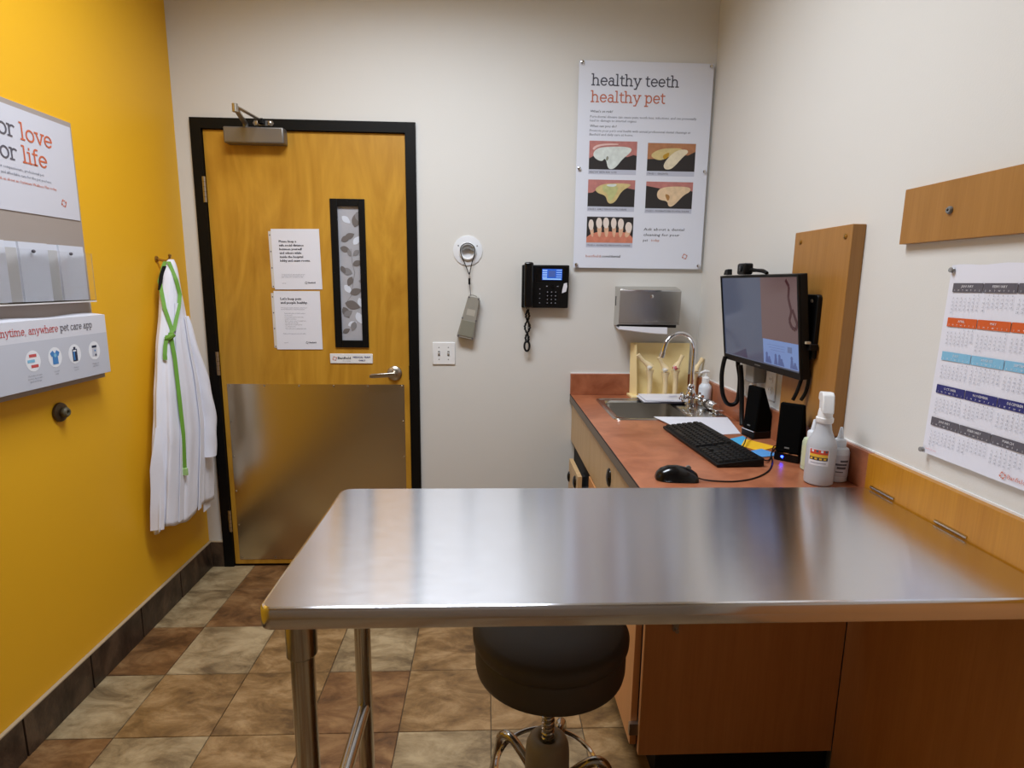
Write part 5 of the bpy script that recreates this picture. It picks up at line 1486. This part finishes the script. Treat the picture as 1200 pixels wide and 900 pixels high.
def S(z, phi):
    cx, cy, ax, ay = key_at(z)
    d = min(1, max(0, (1.54 - z) / 1.0))
    A = 0.03 + 0.10 * d
    m_ = 1 + A * (0.55 * math.sin(7 * phi + 1.1 + 0.8 * d) + 0.45 * math.sin(11 * phi + 0.3 - 1.5 * d) + 0.28 * math.sin(19 * phi + 3 * d + 1.2 * math.sin(6 * z))) * (0.5 + 0.5 * d) + 0.018 * math.sin(23 * z + 2 * phi) * math.sin(3 * phi + 9 * z)
    return Vector((max(0.008, cx + ax * math.cos(phi) * m_), cy + ay * math.sin(phi) * (0.35 + 0.65 * m_), z))


C0 = Vector((0.10, -0.27, 0))
E_1 = Vector((0.8887, 0.4584, 0))
DV = Vector((-0.4584, 0.8887, 0))


def phi_for(z, sv):
    best = min((abs((S(z, math.radians(q)) - C0).dot(E_1) - sv), q) for q in range(-115, 60, 2))
    return math.radians(best[1])


lc = thing('lab_coat', (0.06, -0.30, 0.42), 'white lab coat hanging from a hook on the yellow wall', 'coat')
M_CLOTH = mat('white coat cotton', (230, 230, 240), 0.8, bump=0.25, bscale=120, sheen=0.2)
NP, NR = 128, 60
R = []
for i in range(NR + 1):
    z = 1.545 - (1.545 - 0.43) * i / NR
    row = []
    for j in range(NP):
        ph_ = 2 * PI * j / NP
        p = S(z, ph_)
        if i > NR - 8:
            p.z += 0.014 * math.sin(5 * ph_ + 0.6) * (i - NR + 8) / 8
        row.append(tuple(p))
    R.append(row)
mb = MB()
mb.rings(R, cap=False)
mb.add(R[0], [tuple(range(NP))])
coat = mb.build('coat_body', M_CLOTH, lc, sharp=80)
sd = coat.modifiers.new('thick', 'SOLIDIFY')
sd.thickness = 0.003
sd.offset = -1


def surf(z, ph_, off):
    p = S(z, ph_)
    a, b = S(z, ph_ - 0.03), S(z, ph_ + 0.03)
    n = Vector((b.y - a.y, -(b.x - a.x), 0)).normalized()
    return p + n * off, (b - a).normalized()


# overlapping front edge, and the button stand beside it
for (nm, ph0, ph1, wd, off, ztop) in (('front_edge', -0.50, -0.62, 0.045, 0.005, 1.36), ('button_stand', -1.55, -1.62, 0.05, 0.004, 0.86), ('front_edge', 0.10, 0.02, 0.03, 0.006, 1.30)):
    P, W = [], []
    for i in range(36):
        z = ztop - (ztop - 0.435) * i / 35
        p, tdir = surf(z, ph0 + (ph1 - ph0) * i / 35, off)
        P.append(p)
        W.append(tdir)
    MB().ribbon(P, W, [wd * (0.35 + 0.65 * min(1, i / 14)) for i in range(36)], 0.003).build(nm, M_CLOTH, lc, sharp=60)
# sleeve hanging on the far side
P, RD = [], []
for i in range(12):
    z = 1.30 - (1.30 - 0.65) * i / 11
    p, _ = surf(z, math.radians(28), 0.004 + 0.006 * i / 11)
    P.append(p)
    RD.append(0.008 + 0.030 * min(1, i / 7) ** 0.8)
sl = MB().tube(P, RD, 18, sub=3)
sl.v = [(v[0] + 0.002 * math.sin(v[2] * 40 + v[1] * 80), v[1] + 0.0015 * math.sin(v[2] * 30), v[2]) for v in sl.v]
slv = sl.build('sleeve', M_CLOTH, lc, sharp=70)
# far coat tail a little lower
P = []
W = []
for i in range(10):
    z = 0.66 - (0.66 - 0.385) * i / 9
    p, tdir = surf(max(z, 0.44), math.radians(35), -0.012)
    p.z = z
    P.append(p)
    W.append(tdir)
MB().ribbon(P, W, [0.075] * 10, 0.004).build('coat_tail', M_CLOTH, lc)
# dark strap end tucked beside the hook
P = [S(1.515 - 0.10 * i / 5, math.radians(-118)) + Vector((0.004, -0.006, 0)) for i in range(6)]
MB().ribbon(P, Vector((0.5, 0.86, 0)), 0.02, 0.006).build('hanging_loop', M_BLKP, lc)

# green lanyard
ly = thing('lanyard', (0.07, -0.35, 0.62), 'bright green lanyard knotted and hanging down over the white coat', 'lanyard')
M_GREEN = mat('lime green webbing', (108, 160, 56), 0.6, bump=0.2, bscale=400)


def strand(pts, wd, name, off=0.007, parent=ly):
    P, W = [], []
    for (sv, z) in pts:
        p, tdir = surf(z, phi_for(z, sv), off)
        P.append(p)
        W.append((E_1 * 0.8 + tdir * 0.2))
    # densify
    Q, V = [], []
    for i in range(len(P) - 1):
        for q in range(5):
            Q.append(P[i].lerp(P[i + 1], q / 5))
            V.append(W[i].lerp(W[i + 1], q / 5))
    Q.append(P[-1])
    V.append(W[-1])
    return MB().ribbon(Q, V, wd, 0.002).build(name, M_GREEN, parent)


strand([(-0.062, 1.535), (-0.068, 1.515), (-0.065, 1.45), (-0.061, 1.342), (-0.046, 1.251), (-0.052, 1.222)], 0.015, 'strap')
strand([(-0.030, 1.535), (-0.016, 1.46), (-0.008, 1.396), (-0.016, 1.342), (-0.040, 1.251), (-0.056, 1.225)], 0.015, 'strap', 0.009)
strand([(-0.052, 1.24), (-0.048, 1.13), (-0.045, 0.97), (-0.044, 0.815), (-0.048, 0.66)], 0.015, 'tail', 0.012)
strand([(-0.058, 1.23), (-0.074, 1.19), (-0.080, 1.15), (-0.070, 1.13)], 0.015, 'short_tail', 0.013)
kp_, _ = surf(1.222, phi_for(1.222, -0.055), 0.013)
MB().tube([kp_ + E_1 * -0.018 + Vector((0, 0, -0.008)), kp_, kp_ + E_1 * 0.016 + Vector((0, 0, 0.012))], [0.009, 0.012, 0.008], 8, sub=2).build('knot', M_GREEN, ly)
bp2, _ = surf(0.645, phi_for(0.66, -0.048), 0.014)
MB().box(bp2.x - 0.011, bp2.x + 0.011, bp2.y - 0.005, bp2.y + 0.005, bp2.z - 0.018, bp2.z + 0.014).build('buckle', mat('pale green buckle', (168, 206, 130), 0.4), ly, bevel=0.002)
